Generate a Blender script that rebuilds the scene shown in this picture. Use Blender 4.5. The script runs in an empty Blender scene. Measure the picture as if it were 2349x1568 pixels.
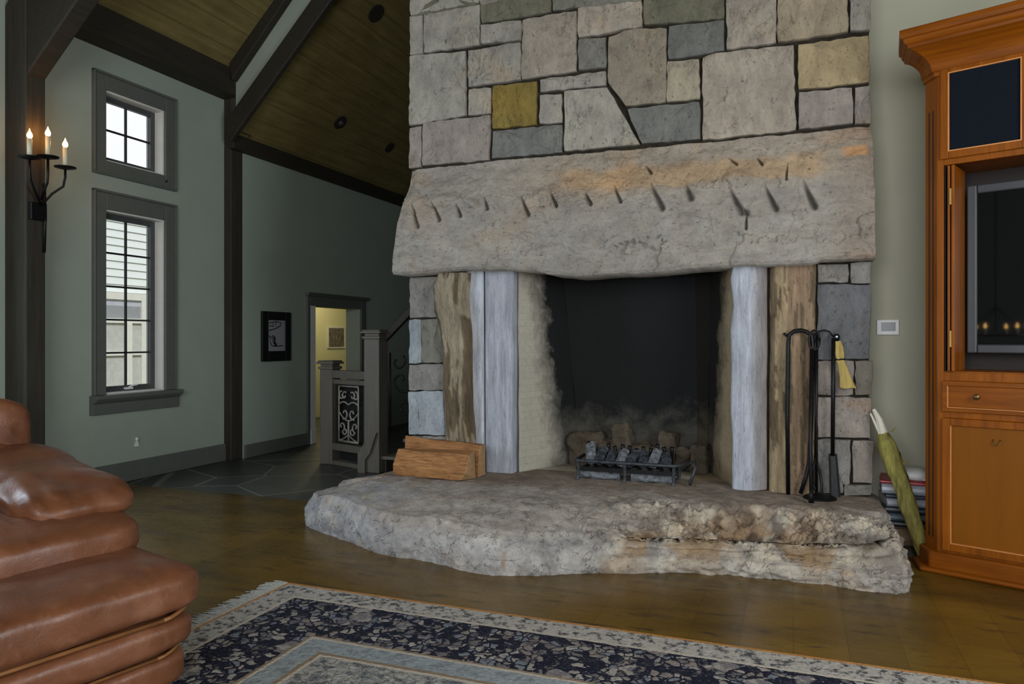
import bpy, bmesh, random
from math import sin, cos, tan, pi, radians, atan2, sqrt, exp
from mathutils import Vector, Matrix, noise
random.seed(7)
SC = bpy.context.scene
COL = SC.collection

# ------------------------------------------------------------------ camera
TH = radians(20.8); FPX = 1700.0; CX = 1174.5; HY = 777.0; EYE = 1.45
cam = bpy.data.cameras.new('camera'); cam_o = bpy.data.objects.new('camera', cam); COL.objects.link(cam_o)
cam_o.location = (0, 0, EYE); cam_o.rotation_euler = (pi/2, 0, TH)
cam.sensor_fit = 'HORIZONTAL'; cam.sensor_width = 36; cam.lens = 36*FPX/2349
cam.shift_y = -(784-HY)/2349; cam.clip_start = 0.05; cam.clip_end = 200
SC.camera = cam_o
# ------------------------------------------------------------------ world, lights, exposure
SC.view_settings.view_transform = 'Standard'; SC.view_settings.look = 'None'
SC.view_settings.exposure = 0.0; SC.view_settings.gamma = 1.0; SC.view_settings.use_curve_mapping = False
W = bpy.data.worlds.new('sky'); SC.world = W; W.use_nodes = True
bg = W.node_tree.nodes['Background']; bg.inputs[0].default_value = (0.88, 0.88, 0.96, 1); bg.inputs[1].default_value = 1.15
sun = bpy.data.lights.new('sun', 'SUN'); sun.energy = 2.2; sun.angle = radians(6); sun.color = (1, .97, .92)
sun_o = bpy.data.objects.new('sun', sun); COL.objects.link(sun_o); sun_o.rotation_euler = (radians(14), radians(42), 0)
def area(name, loc, rot, sx, sy, power, col):
    l = bpy.data.lights.new(name, 'AREA'); l.shape = 'RECTANGLE'; l.size = sx; l.size_y = sy; l.energy = power; l.color = col
    o = bpy.data.objects.new(name, l); COL.objects.link(o); o.location = loc; o.rotation_euler = rot; return o
area('daylight_back_windows', (-0.2, -2.95, 1.85), (radians(86), 0, 0), 4.4, 3.4, 430, (0.95, 0.97, 1.0))  # area lamp for unseen windows behind the camera, stretched low to brighten the hearth
area('daylight_added_window', (-6.4, 2.6, 2.1), (radians(90), 0, radians(-90)), 1.5, 2.0, 120, (0.72, 0.86, 1.0))  # area lamp in the added unseen window, for chair and floor
area('right_fill_lamp', (2.55, 2.2, 2.3), (radians(90), 0, radians(90)), 2.0, 2.0, 150, (0.93, 0.97, 1.0))  # added fill lamp; the right wall has no window

# ------------------------------------------------------------------ projection helpers: a point of the photograph on a real plane
def ray(px, py):
    u = (px-CX)/FPX
    return (-sin(TH)+u*cos(TH), cos(TH)+u*sin(TH), (HY-py)/FPX)
def onp(px, py, P, n):
    d = ray(px, py)
    t = (P[0]*n[0]+P[1]*n[1]+(P[2]-EYE)*n[2])/(d[0]*n[0]+d[1]*n[1]+d[2]*n[2])
    return Vector((d[0]*t, d[1]*t, EYE+d[2]*t))
def onX(px, py, X): return onp(px, py, (X, 0, 0), (1, 0, 0))
def onY(px, py, Y): return onp(px, py, (0, Y, 0), (0, 1, 0))
def onZ(px, py, Z): return onp(px, py, (0, 0, Z), (0, 0, 1))
def fbm(x, y, z, oc=4): return noise.fractal(Vector((x, y, z)), 0.9, 2.0, oc)
def clamp(v, a=0.0, b=1.0): return max(a, min(b, v))
def sst(a, b, v):
    t = clamp((v-a)/(b-a)); return t*t*(3-2*t)
def lerp(a, b, t): return a+(b-a)*t
def interp(pts, x):
    if x <= pts[0][0]: return pts[0][1]
    for (x0, y0), (x1, y1) in zip(pts, pts[1:]):
        if x <= x1: return y0+(y1-y0)*(x-x0)/(x1-x0) if x1 > x0 else y1
    return pts[-1][1]

# ------------------------------------------------------------------ materials
def srgb(r, g, b):
    f = lambda c: (c/255/12.92 if c/255 <= .04045 else ((c/255+.055)/1.055)**2.4)
    return (f(r), f(g), f(b), 1)
class NT:
    def __init__(s, name):
        s.m = bpy.data.materials.new(name); s.m.use_nodes = True; s.t = s.m.node_tree; s.N = s.t.nodes; s.L = s.t.links
        s.b = s.N['Principled BSDF']; s.tc = s.N.new('ShaderNodeTexCoord')
    def n(s, typ, **kw):
        o = s.N.new(typ)
        for k, v in kw.items(): setattr(o, k, v)
        return o
    def put(s, sock, v):
        if hasattr(v, 'is_output'): s.L.new(v, sock)
        else: sock.default_value = v
    def mapping(s, scale=(1, 1, 1), rot=(0, 0, 0), src=None):
        m = s.n('ShaderNodeMapping'); s.L.new(src or s.tc.outputs['Object'], m.inputs[0]); m.inputs['Scale'].default_value = scale; m.inputs['Rotation'].default_value = rot
        return m.outputs[0]
    def noise(s, scale, detail=6, rough=.6, dist=0, vec=None):
        o = s.n('ShaderNodeTexNoise'); s.L.new(vec or s.tc.outputs['Object'], o.inputs[0])
        o.inputs['Scale'].default_value = scale; o.inputs['Detail'].default_value = detail; o.inputs['Roughness'].default_value = rough; o.inputs['Distortion'].default_value = dist
        return o.outputs['Fac']
    def vor(s, scale, feat='F1', vec=None, out='Distance', rnd=1):
        o = s.n('ShaderNodeTexVoronoi', feature=feat); s.L.new(vec or s.tc.outputs['Object'], o.inputs[0]); o.inputs['Scale'].default_value = scale; o.inputs['Randomness'].default_value = rnd
        return o.outputs[out]
    def ramp(s, fac, stops, const=False):
        o = s.n('ShaderNodeValToRGB'); s.L.new(fac, o.inputs[0]); cr = o.color_ramp
        if const: cr.interpolation = 'CONSTANT'
        while len(cr.elements) < len(stops): cr.elements.new(.5)
        for e, (p, c) in zip(cr.elements, stops):
            e.position = p; e.color = c if not isinstance(c, (int, float)) else (c, c, c, 1)
        return o.outputs[0]
    def mix(s, fac, a, b, typ='MIX'):
        o = s.n('ShaderNodeMix', data_type='RGBA', blend_type=typ, clamp_factor=True)
        s.put(o.inputs[0], fac); s.put(o.inputs[6], a); s.put(o.inputs[7], b); return o.outputs[2]
    def math(s, op, a, b=0.0, c=None):
        o = s.n('ShaderNodeMath', operation=op); s.put(o.inputs[0], a); s.put(o.inputs[1], b)
        if c is not None: s.put(o.inputs[2], c)
        return o.outputs[0]
    def sep(s, v=None):
        o = s.n('ShaderNodeSeparateXYZ'); s.L.new(v or s.tc.outputs['Object'], o.inputs[0]); return o.outputs
    def attr(s, name='Col'):
        o = s.n('ShaderNodeAttribute', attribute_name=name); return o.outputs['Color']
    def bump(s, h, strength=.3, dist=.01):
        o = s.n('ShaderNodeBump'); o.inputs['Strength'].default_value = strength; o.inputs['Distance'].default_value = dist
        s.L.new(h, o.inputs['Height']); s.L.new(o.outputs[0], s.b.inputs['Normal']); return o
    def done(s, col, rough=.6, spec=.5, metal=0, coat=0):
        s.put(s.b.inputs['Base Color'], col); s.put(s.b.inputs['Roughness'], rough); s.b.inputs['Specular IOR Level'].default_value = spec
        s.b.inputs['Metallic'].default_value = metal; s.b.inputs['Coat Weight'].default_value = coat; s.b.inputs['Coat Roughness'].default_value = .15
        return s.m
def plain(name, c, rough=.5, metal=0, spec=.5, var=.12, sc=9, coat=0):
    k = NT(name); n = k.noise(sc, 5); c = tuple(c)
    a = tuple(v*(1-var) for v in c[:3])+(1,); b = tuple(min(1, v*(1+var)) for v in c[:3])+(1,)
    return k.done(k.ramp(n, [(.3, a), (.7, b)]), rough, spec, metal, coat)
def emit(name, c, s):
    k = NT(name); k.b.inputs['Emission Color'].default_value = c; k.b.inputs['Emission Strength'].default_value = s
    return k.done(c, .5)
M = {}
M['wall'] = plain('sage_plaster', (.325, .375, .325), .85, spec=.2, var=.035, sc=2.5)
M['wall_lit'] = plain('lit_sage_plaster', (.50, .49, .385), .85, spec=.2, var=.035, sc=2.5)  # same sage plaster, the brighter light on the back wall put into its colour
M['trim_paint'] = plain('grey_trim_paint', (.115, .125, .115), .45, var=.06)
M['white_paint'] = plain('white_paint', (.72, .73, .70), .45, var=.04)
M['sash'] = plain('dark_sash_paint', (.06, .065, .068), .4, var=.1)
M['muntin'] = plain('black_muntin', (.012, .012, .014), .5)
M['iron'] = plain('black_iron', (.012, .012, .013), .45, .7, var=.4, sc=40)
M['iron_grey'] = plain('ashy_iron', (.05, .055, .062), .55, .5, var=.5, sc=30)
M['brass'] = plain('brass', (.75, .52, .16), .3, .9, var=.1)
M['knob_brass'] = plain('antique_brass', (.16, .10, .04), .35, .8, var=.2)
M['white_plastic'] = plain('white_plastic', (.8, .8, .8), .35, var=.02)
M['screen_grey'] = plain('lcd_grey', (.10, .115, .12), .25, var=.05)
M['yellow_wall'] = plain('pale_yellow_plaster', (.74, .69, .42), .85, var=.03, sc=2)
def wood(name, dark, light, axis=(1, 12, 12), rough=.45, sc=2.2, spec=.5, coat=0, bump=.08):
    k = NT(name); v = k.mapping(axis); n = k.noise(sc, 8, .65, .6, v); n2 = k.noise(1.3, 3)
    c = k.ramp(n, [(.25, dark), (.75, light)]); c = k.mix(k.ramp(n2, [(.35, 0.0), (.75, .35)]), c, dark)
    k.bump(n, bump, .004); return k.done(c, rough, spec, 0, coat)
M['timber_z'] = wood('dark_timber_upright', (.018, .015, .010, 1), (.050, .043, .033, 1), (14, 14, 1), .7, bump=.3)
M['timber_y'] = wood('dark_timber_along', (.012, .010, .006, 1), (.034, .028, .018, 1), (14, 1, 14), .7, bump=.3)
M['newel_paint'] = wood('taupe_stained_newel', (.095, .085, .07, 1), (.15, .135, .112, 1), (10, 10, 1), .55)
M['cherry'] = wood('orange_cherry_z', (.13, .032, .001, 1), (.31, .086, .002, 1), (12, 12, .8), .38, 1.8, .22, .04)
M['cherry_x'] = wood('orange_cherry_x', (.115, .027, .001, 1), (.275, .076, .002, 1), (.8, 12, 12), .36, 1.8, .22, .05)
M['cherry_panel'] = wood('amber_panel', (.15, .050, .001, 1), (.22, .067, .001, 1), (5, 5, .7), .40, 1.6, .2, .03)
M['edge_gold'] = plain('lit_bead_wood', (.55, .22, .07, 1), .35)
M['cut_wood'] = wood('split_firewood', (.10, .036, .010, 1), (.50, .245, .095, 1), (.9, 16, 16), .75, 3.4, .2, bump=.5)
M['cut_end'] = wood('split_firewood_end', (.30, .17, .08, 1), (.52, .34, .18, 1), (8, 8, 8), .8, 3, .2)
M['bark_moss'] = wood('mossy_bark', (.055, .038, .014, 1), (.40, .37, .10, 1), (9, 9, 1.2), .9, 3, .2, bump=.8)
def stone(name, tintA, tintB, dark=(.03, .026, .02, 1), attr=True, bump=.45, streak=(1, 1, 1), stain=(.42, .24, .10, 1), stain_amt=.5, dist=.012, crack=.45, mott=1.0):
    k = NT(name); v = k.mapping(streak)
    n1 = k.noise(3.2, 9, .62, .3, v); n2 = k.noise(38, 8, .72, 0, v); n3 = k.noise(1.5, 5, .6, .8); n4 = k.noise(9, 9, .72, .4, v); n5 = k.noise(110, 4, .7, 0, v); n6 = k.noise(5.5, 8, .7, 1.2, v)
    c = k.ramp(n1, [(.28, tintA), (.72, tintB)])
    if attr: c = k.mix(1.0, c, k.attr(), 'MULTIPLY')
    c = k.mix(k.ramp(n4, [(.42, 0.0), (.66, .75*mott)]), c, k.mix(1.0, c, (.58, .57, .60, 1), 'MULTIPLY'))
    c = k.mix(k.ramp(n3, [(.56, 0.0), (.72, stain_amt)]), c, k.mix(1.0, c, (1.25, .92, .62, 1), 'MULTIPLY'))
    c = k.mix(k.ramp(n6, [(.30, .55*mott), (.42, 0.0)]), c, k.mix(1.0, c, (1.28, 1.24, 1.14, 1), 'MULTIPLY'))
    c = k.mix(k.ramp(n2, [(.57, 0.0), (.70, .85)]), c, dark)
    c = k.mix(k.ramp(n2, [(.26, .6), (.42, 0.0)]), c, k.mix(1.0, c, (1.5, 1.48, 1.42, 1), 'MULTIPLY'))
    c = k.mix(k.ramp(n5, [(.56, 0.0), (.72, .6)]), c, k.mix(1.0, c, (.35, .33, .31, 1), 'MULTIPLY'))
    # hairline cracks: thin level lines of a warped noise, broken up by another
    line = k.math('ABSOLUTE', k.math('SUBTRACT', k.noise(4.2, 7, .6, .9, v), .5)); mask = k.ramp(n3, [(.46, 0.0), (.54, crack)])
    cr = k.math('MULTIPLY', k.ramp(line, [(0, 1.0), (.010, 0.0)]), mask); c = k.mix(cr, c, dark)
    h = k.math('ADD', k.math('MULTIPLY', n4, .8), k.math('MULTIPLY', n2, .5)); h = k.math('SUBTRACT', k.math('ADD', h, k.math('MULTIPLY', n5, .12)), k.math('MULTIPLY', cr, .5))
    k.bump(h, bump, dist); return k.done(c, .92, .2)
M['facing'] = stone('facing_stone', (.66, .65, .61, 1), (1, .97, .92, 1), streak=(1, 1, .55), bump=.6)
M['lintel'] = stone('lintel_stone', mott=.8, crack=.30, tintA=(.29, .27, .24, 1), tintB=(.38, .355, .315, 1), attr=True, bump=.7, streak=(.6, 1, 1.2), dist=.016)
M['hearth'] = stone('hearth_stone', (.62, .60, .58, 1), (1, .97, .93, 1), attr=True, bump=.9, dist=.024)
M['jamb_smooth'] = stone('sawn_jamb_stone', (.66, .67, .69, 1), (.94, .94, .96, 1), attr=True, bump=.2, streak=(4, 4, .35), stain_amt=.15, crack=.2)
M['jamb_rough'] = stone('rough_jamb_stone', (.60, .55, .46, 1), (1, .93, .80, 1), attr=True, bump=.8, streak=(3.0, 3.0, .5), dist=.02)
M['mortar'] = plain('dark_mortar', (.028, .023, .017), .95, spec=.1, var=.4, sc=20)
def firebox_mat():
    k = NT('sooted_firebrick'); x, y, z = k.sep(); n = k.noise(6, 8, .7, .3); n2 = k.noise(26, 6, .7); br = k.n('ShaderNodeTexBrick')
    k.L.new(k.mapping((1, 1, 1), (radians(90), 0, 0)), br.inputs[0]); br.inputs['Scale'].default_value = 4.5; br.inputs['Color1'].default_value = (.40, .36, .28, 1); br.inputs['Color2'].default_value = (.33, .30, .24, 1); br.inputs['Mortar'].default_value = (.28, .26, .21, 1)
    br.inputs['Mortar Size'].default_value = .012
    clean = k.mix(.25, (.50, .47, .39, 1), br.outputs[0])
    clean = k.mix(k.ramp(n2, [(.5, 0.0), (.75, .4)]), clean, (.22, .19, .14, 1))
    # soot: grows with depth into the firebox and above the ash line
    d = k.math('ADD', k.math('MULTIPLY', k.math('SUBTRACT', y, 6.05), 3.4), k.math('MULTIPLY', k.math('SUBTRACT', n, .5), 1.5))
    d = k.math('ADD', d, k.math('MULTIPLY', k.math('SUBTRACT', z, 1.2), .55))
    soot = k.ramp(d, [(0, 0.0), (.9, 1.0)])
    low = k.math('ADD', k.math('MULTIPLY', k.math('SUBTRACT', z, .86), -3.5), k.math('MULTIPLY', k.math('SUBTRACT', n, .5), 3.0))
    keep = k.ramp(low, [(.0, 1.0), (1.0, .86)])
    c = k.mix(k.math('MULTIPLY', soot, keep), clean, (.012, .0125, .013, 1))
    rt = k.math('MULTIPLY', k.math('GREATER_THAN', x, -.78), .75); c = k.mix(rt, c, k.mix(1.0, c, (.62, .47, .28, 1), 'MULTIPLY'))
    k.bump(k.math('ADD', n2, br.outputs['Fac']), .6, .012); return k.done(c, .9, .25)
M['firebox'] = firebox_mat()
M['rubble'] = stone('smoked_rubble', (.055, .045, .032, 1), (.15, .12, .085, 1), dark=(.012, .011, .010, 1), attr=False, bump=.9)
def leather():
    k = NT('brown_leather'); n = k.noise(3.5, 6, .6, .4); n2 = k.noise(120, 3, .6); n3 = k.noise(14, 6, .65, .5)
    c = k.ramp(n, [(.25, (.080, .026, .010, 1)), (.55, (.155, .055, .023, 1)), (.8, (.24, .105, .058, 1))])
    c = k.mix(k.ramp(n3, [(.55, 0.0), (.8, .35)]), c, (.30, .14, .08, 1))
    k.bump(k.math('ADD', k.math('MULTIPLY', n2, .35), n3), .30, .008)
    return k.done(c, k.ramp(n3, [(.3, .34), (.7, .52)]), .5)
M['leather'] = leather()
M['piping'] = plain('tan_leather_piping', (.23, .095, .03), .4, var=.2)
def floor_mat():
    k = NT('stained_plank_floor'); n = k.noise(1.6, 6, .6, .4, k.mapping((.6, 1.6, 1))); n2 = k.noise(7, 6, .65, .3, k.mapping((.5, 2, 1))); br = k.n('ShaderNodeTexBrick', offset=.37)
    k.L.new(k.mapping((1, 1, 1), (0, 0, radians(90))), br.inputs[0]); br.inputs['Scale'].default_value = 1.0; br.inputs['Brick Width'].default_value = 2.2; br.inputs['Row Height'].default_value = .24; br.inputs['Mortar Size'].default_value = .002
    br.inputs['Color1'].default_value = (1, 1, 1, 1); br.inputs['Color2'].default_value = (.74, .76, .72, 1); br.inputs['Mortar'].default_value = (.55, .52, .5, 1)
    c = k.ramp(n, [(.25, (.052, .031, .008, 1)), (.5, (.120, .066, .010, 1)), (.78, (.180, .100, .014, 1))])
    c = k.mix(.8, c, br.outputs[0], 'MULTIPLY')
    c = k.mix(k.ramp(n2, [(.57, 0.0), (.68, .85)]), c, (.026, .016, .009, 1))
    k.bump(n2, .04, .004); return k.done(c, k.ramp(n2, [(.3, .21), (.75, .36)]), .38)
M['floor'] = floor_mat()
def slate():
    k = NT('slate_flagstones'); v = k.vor(1.25, 'DISTANCE_TO_EDGE'); cc = k.vor(1.25, 'F1', None, 'Color'); n = k.noise(5, 7, .65)
    g = k.n('ShaderNodeRGBToBW'); k.L.new(cc, g.inputs[0])
    c = k.ramp(g.outputs[0], [(.1, (.035, .038, .036, 1)), (.5, (.060, .066, .064, 1)), (.9, (.090, .092, .082, 1))])
    c = k.mix(k.ramp(n, [(.4, 0.0), (.75, .6)]), c, (.028, .030, .024, 1))
    c = k.mix(k.ramp(v, [(.010, 1.0), (.02, 0.0)]), c, (.17, .17, .155, 1))
    k.bump(n, .25, .01); return k.done(c, .42, .5)
M['slate'] = slate()
def ceil_mat():
    k = NT('knotty_board_ceiling'); v = k.mapping((9, .7, 9)); n = k.noise(1.7, 7, .6, .5, v); n2 = k.noise(2.2, 4)
    x, y, z = k.sep(); w = k.math('FRACT', k.math('MULTIPLY', x, 6.0)); gap = k.ramp(w, [(0, 0.0), (.04, 1.0)])
    c = k.ramp(n, [(.25, (.135, .105, .036, 1)), (.75, (.27, .215, .085, 1))]); c = k.mix(k.ramp(n2, [(.4, 0.0), (.8, .5)]), c, (.10, .075, .025, 1))
    c = k.mix(gap, (.05, .03, .01, 1), c); return k.done(c, .55, .3)
M['ceil'] = ceil_mat()
def rug_mat():
    k = NT('persian_rug_pile'); x, y, z = k.sep()
    # distance in from the rug edges that the pattern follows
    d = k.math('MINIMUM', k.math('ADD', x, 2.79), k.math('SUBTRACT', 3.62, y))
    d = k.math('MINIMUM', d, k.math('SUBTRACT', 2.3, x))
    d = k.math('ADD', d, k.math('MULTIPLY', k.math('SUBTRACT', k.noise(30, 2), .5), .012))
    wv = k.n('ShaderNodeVectorMath', operation='ADD'); nz_ = k.n('ShaderNodeTexNoise'); k.L.new(k.tc.outputs['Object'], nz_.inputs[0]); nz_.inputs['Scale'].default_value = 13; nz_.inputs['Detail'].default_value = 3
    sc_v = k.n('ShaderNodeVectorMath', operation='SCALE'); k.L.new(nz_.outputs['Color'], sc_v.inputs[0]); sc_v.inputs['Scale'].default_value = .085
    k.L.new(k.tc.outputs['Object'], wv.inputs[0]); k.L.new(sc_v.outputs[0], wv.inputs[1]); wp = wv.outputs[0]
    v1 = k.vor(22, 'DISTANCE_TO_EDGE', wp); v2 = k.vor(4.4, 'F1', wp); n = k.noise(24, 5, .7); n2 = k.noise(70, 4, .7); n8 = k.noise(5, 4, .6); e2 = k.vor(24, 'DISTANCE_TO_EDGE', wp); cc = k.vor(22, 'F1', wp, 'Color')
    g = k.n('ShaderNodeRGBToBW'); k.L.new(cc, g.inputs[0])
    navy = (.010, .011, .022, 1); taupe = (.20, .17, .15, 1); slat = (.15, .16, .18, 1); blue = (.235, .262, .27, 1)
    fl = k.ramp(g.outputs[0], [(0, navy), (.30, taupe), (.45, (.27, .245, .215, 1)), (.58, slat), (.70, (.13, .115, .115, 1)), (.82, (.30, .28, .25, 1)), (.97, (.36, .25, .06, 1))], True)
    gapw = k.math('ADD', k.math('MULTIPLY', n8, .42), -.10)
    main = k.mix(k.math('GREATER_THAN', v1, gapw), navy, fl)
    main = k.mix(k.ramp(n, [(.50, 0.0), (.66, .8)]), main, (.035, .034, .045, 1))
    big = k.ramp(v2, [(.25, 1.0), (.29, 0.0)]); main = k.mix(big, main, k.mix(k.ramp(n, [(.44, 0.0), (.52, 1.0)]), (.28, .25, .22, 1), (.14, .125, .13, 1)))
    ring = k.math('MULTIPLY', k.ramp(v2, [(.25, 0.0), (.28, 1.0), (.32, 1.0), (.35, 0.0)]), k.ramp(n, [(.4, 0.0), (.5, 1.0)])); main = k.mix(ring, main, navy)
    fleck = k.mix(k.ramp(n, [(.50, 0.0), (.60, 1.0)]), (.34, .315, .28, 1), (.06, .058, .062, 1))
    field = k.mix(k.ramp(n, [(.46, 0.0), (.60, 1.0)]), (.30, .29, .265, 1), (.09, .10, .11, 1)); field = k.mix(k.ramp(e2, [(.02, .7), (.06, 0.0)]), field, (.06, .055, .05, 1))
    lb = k.mix(k.ramp(n, [(.48, 0.0), (.62, .8)]), blue, (.13, .14, .15, 1))
    line = (.40, .35, .29, 1); brown = (.20, .15, .10, 1)
    c = (.36, .17, .05, 1)
    def step(t): return k.math('GREATER_THAN', d, t)
    for t, v in [(.022, fleck), (.175, line), (.195, main), (.60, brown), (.615, line), (.632, lb), (.75, brown), (.772, line), (.79, field)]:
        c = k.mix(step(t), c, v)
    c = k.mix(k.ramp(n2, [(.55, 0.0), (.75, .55)]), c, (.03, .03, .035, 1))
    c = k.mix(k.ramp(n2, [(.25, .45), (.42, 0.0)]), c, (.42, .40, .37, 1))
    k.bump(k.math('ADD', n2, k.math('MULTIPLY', v1, 1.2)), .55, .012); return k.done(c, .95, .1)
M['rug'] = rug_mat()
M['fringe'] = plain('grey_wool_fringe', (.30, .29, .26), .95, spec=.1, var=.3, sc=60)
M['glass'] = None
def glass():
    k = NT('window_glass'); k.b.inputs['Transmission Weight'].default_value = 1.0; k.b.inputs['IOR'].default_value = 1.01
    return k.done((.96, .98, .98, 1), .0, .5)
M['glass'] = glass()
M['tv_black'] = plain('glossy_black_screen', (.003, .003, .004), .03, spec=.6, var=0)
M['tv_bezel'] = plain('pewter_plastic', (.05, .053, .06), .45, .2, var=.05)
M['speaker_cloth'] = plain('black_grille_cloth', (.006, .009, .0135), .9, spec=.08, var=.15, sc=120)
M['dark_inside'] = plain('dark_recess', (.012, .006, .003), .6)
M['candle'] = plain('ivory_candle_sleeve', (.62, .58, .42), .5, var=.05)
M['bulb'] = emit('lit_candle_bulb', (1.0, .58, .18, 1), 9.0)
M['siding'] = plain('white_clapboard', (.78, .84, .86), .7, var=.02)
M['grey_glass'] = plain('dull_grey_pane', (.30, .32, .36), .3, var=.05)
M['slate_shade'] = plain('grey_porch_shade', (.16, .17, .18), .5)
M['lawn'] = plain('pale_lawn', (.30, .32, .24), .9)
M['char'] = plain('charcoal', (.030, .034, .042), .6, var=.95, sc=30)
M['ash'] = plain('grey_ash_log', (.13, .14, .155), .9, var=.75, sc=22)
M['straw'] = wood('broomcorn', (.28, .19, .04, 1), (.52, .40, .14, 1), (20, 20, 1), .8)
M['red'] = plain('red_cover', (.38, .012, .025), .35)
M['silver_grey'] = plain('pale_grey_cover', (.36, .38, .43), .35)
M['paper'] = plain('page_edges', (.55, .52, .47), .8, var=.15, sc=80)
M['dark_cover'] = plain('dark_cover', (.03, .04, .055), .4, var=.4)
M['steel_blue'] = plain('steel_blue_cover', (.13, .18, .22), .35, var=.2)
M['tan_card'] = plain('tan_cardboard', (.26, .17, .10), .85)
M['black_frame'] = plain('black_picture_frame', (.008, .008, .009), .4)

# ------------------------------------------------------------------ mesh builder
class MB:
    def __init__(s): s.v = []; s.f = []; s.c = {}
    def add(s, vs, fs, col=None):
        o = len(s.v); s.v += [tuple(p) for p in vs]; s.f += [tuple(i+o for i in f) for f in fs]
        if col is not None:
            for i in range(o, len(s.v)): s.c[i] = col
        return s
    def box(s, x0, y0, z0, x1, y1, z1, col=None):
        vs = [(x, y, z) for z in (z0, z1) for y in (y0, y1) for x in (x0, x1)]
        return s.add(vs, [(0, 2, 3, 1), (4, 5, 7, 6), (0, 1, 5, 4), (2, 6, 7, 3), (0, 4, 6, 2), (1, 3, 7, 5)], col)
    def prism(s, poly, vec):
        n = len(poly); vs = [Vector(p) for p in poly]; vs += [p+Vector(vec) for p in vs]
        return s.add(vs, [tuple(range(n))[::-1], tuple(range(n, 2*n))]+[(i, (i+1) % n, n+(i+1) % n, n+i) for i in range(n)])
    def tube(s, pts, r, seg=8, cap=True):
        pts = [Vector(p) for p in pts]; n = len(pts); rr = r if isinstance(r, (list, tuple)) else [r]*n; vs = []; up = None
        for i, p in enumerate(pts):
            t = (pts[min(i+1, n-1)]-pts[max(i-1, 0)]).normalized()
            if up is None: up = t.orthogonal().normalized()
            up = (up-t*up.dot(t)); up = up.normalized() if up.length > 1e-6 else t.orthogonal().normalized(); w = t.cross(up)
            vs += [p+(up*cos(2*pi*k/seg)+w*sin(2*pi*k/seg))*rr[i] for k in range(seg)]
        fs = [(i*seg+k, i*seg+(k+1) % seg, (i+1)*seg+(k+1) % seg, (i+1)*seg+k) for i in range(n-1) for k in range(seg)]
        if cap: fs += [tuple(range(seg))[::-1], tuple(range((n-1)*seg, n*seg))]
        return s.add(vs, fs)
    def lathe(s, prof, c, seg=20, axis='Z'):
        vs = []
        for r, h in prof:
            for k in range(seg):
                a = 2*pi*k/seg; p = (r*cos(a), r*sin(a), h)
                if axis == 'Y': p = (p[0], p[2], p[1])
                if axis == 'X': p = (p[2], p[0], p[1])
                vs.append((c[0]+p[0], c[1]+p[1], c[2]+p[2]))
        n = len(prof); fs = [(i*seg+k, i*seg+(k+1) % seg, (i+1)*seg+(k+1) % seg, (i+1)*seg+k) for i in range(n-1) for k in range(seg)]
        fs += [tuple(range(seg))[::-1], tuple(range((n-1)*seg, n*seg))]
        return s.add(vs, fs)
    def grid(s, P, nu, nv, closed=False, col=None):
        # P(i,j) -> (x,y,z)
        o = len(s.v)
        for i in range(nu):
            for j in range(nv):
                s.v.append(tuple(P(i, j)))
                if col: s.c[len(s.v)-1] = col(i, j)
        for i in range(nu if closed else nu-1):
            for j in range(nv-1):
                i2 = (i+1) % nu
                s.f.append((o+i*nv+j, o+i2*nv+j, o+i2*nv+j+1, o+i*nv+j+1))
        return s
    def build(s, name, mat, parent=None, smooth=False, bevel=0, flip=False):
        me = bpy.data.meshes.new(name); me.from_pydata(s.v, [], s.f); me.materials.append(mat)
        bm = bmesh.new(); bm.from_mesh(me); bmesh.ops.recalc_face_normals(bm, faces=bm.faces)
        bm.to_mesh(me); bm.free()
        if s.c:
            a = me.color_attributes.new('Col', 'FLOAT_COLOR', 'POINT')
            for i in range(len(s.v)): a.data[i].color = tuple(s.c.get(i, (1, 1, 1)))[:3]+(1,)
        if smooth: me.polygons.foreach_set('use_smooth', [True]*len(me.polygons))
        o = bpy.data.objects.new(name, me); COL.objects.link(o)
        if parent is not None:
            o.parent = parent; o.matrix_parent_inverse = WORLD[parent.name].inverted()
            WORLD[o.name] = Matrix.Identity(4)
        else: WORLD[o.name] = Matrix.Identity(4)
        if bevel:
            b = o.modifiers.new('bevel', 'BEVEL'); b.width = bevel; b.segments = 2; b.limit_method = 'ANGLE'; b.angle_limit = radians(40)
        return o
WORLD = {}
def tag(o, label=None, cat=None, group=None, kind=None):
    if label: o['label'] = label
    if cat: o['category'] = cat
    if group: o['group'] = group
    if kind: o['kind'] = kind
    return o
def thing(name, label, cat, loc=(0, 0, 0), group=None, kind=None):
    o = bpy.data.objects.new(name, None); COL.objects.link(o); o.location = loc; o.empty_display_size = .1
    WORLD[o.name] = Matrix.Translation(loc); return tag(o, label, cat, group, kind)
def struct(o): o['kind'] = 'structure'; return o
def superbox(mb, c, half, n=5, res=14, rot=None, puff=.0, wr=.0, wsc=3.0, seed=0, nz=None):
    """soft rounded cushion"""
    bm = bmesh.new(); bmesh.ops.create_cube(bm, size=2.0); bmesh.ops.subdivide_edges(bm, edges=bm.edges, cuts=res, use_grid_fill=True)
    vs = []
    for v in bm.verts:
        p = v.co; m = (((abs(p.x)**n+abs(p.y)**n)**(1/n))**(nz or n)+abs(p.z)**(nz or n))**(1/(nz or n)); q = Vector((p.x/m, p.y/m, p.z/m))
        k = 1+puff*(1-abs(q.x)**2)*(1-abs(q.y)**2)
        w = Vector((q.x*half[0], q.y*half[1], q.z*half[2]*k))
        if wr:
            d = fbm(w.x*wsc+seed, w.y*wsc, w.z*wsc*1.2, 3)*wr; w += q.normalized()*d
        if rot: w = rot @ w
        vs.append(w+Vector(c))
    bm.verts.index_update(); fs = [[v.index for v in f.verts] for f in bm.faces]; bm.free()
    return mb.add(vs, fs)

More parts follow.
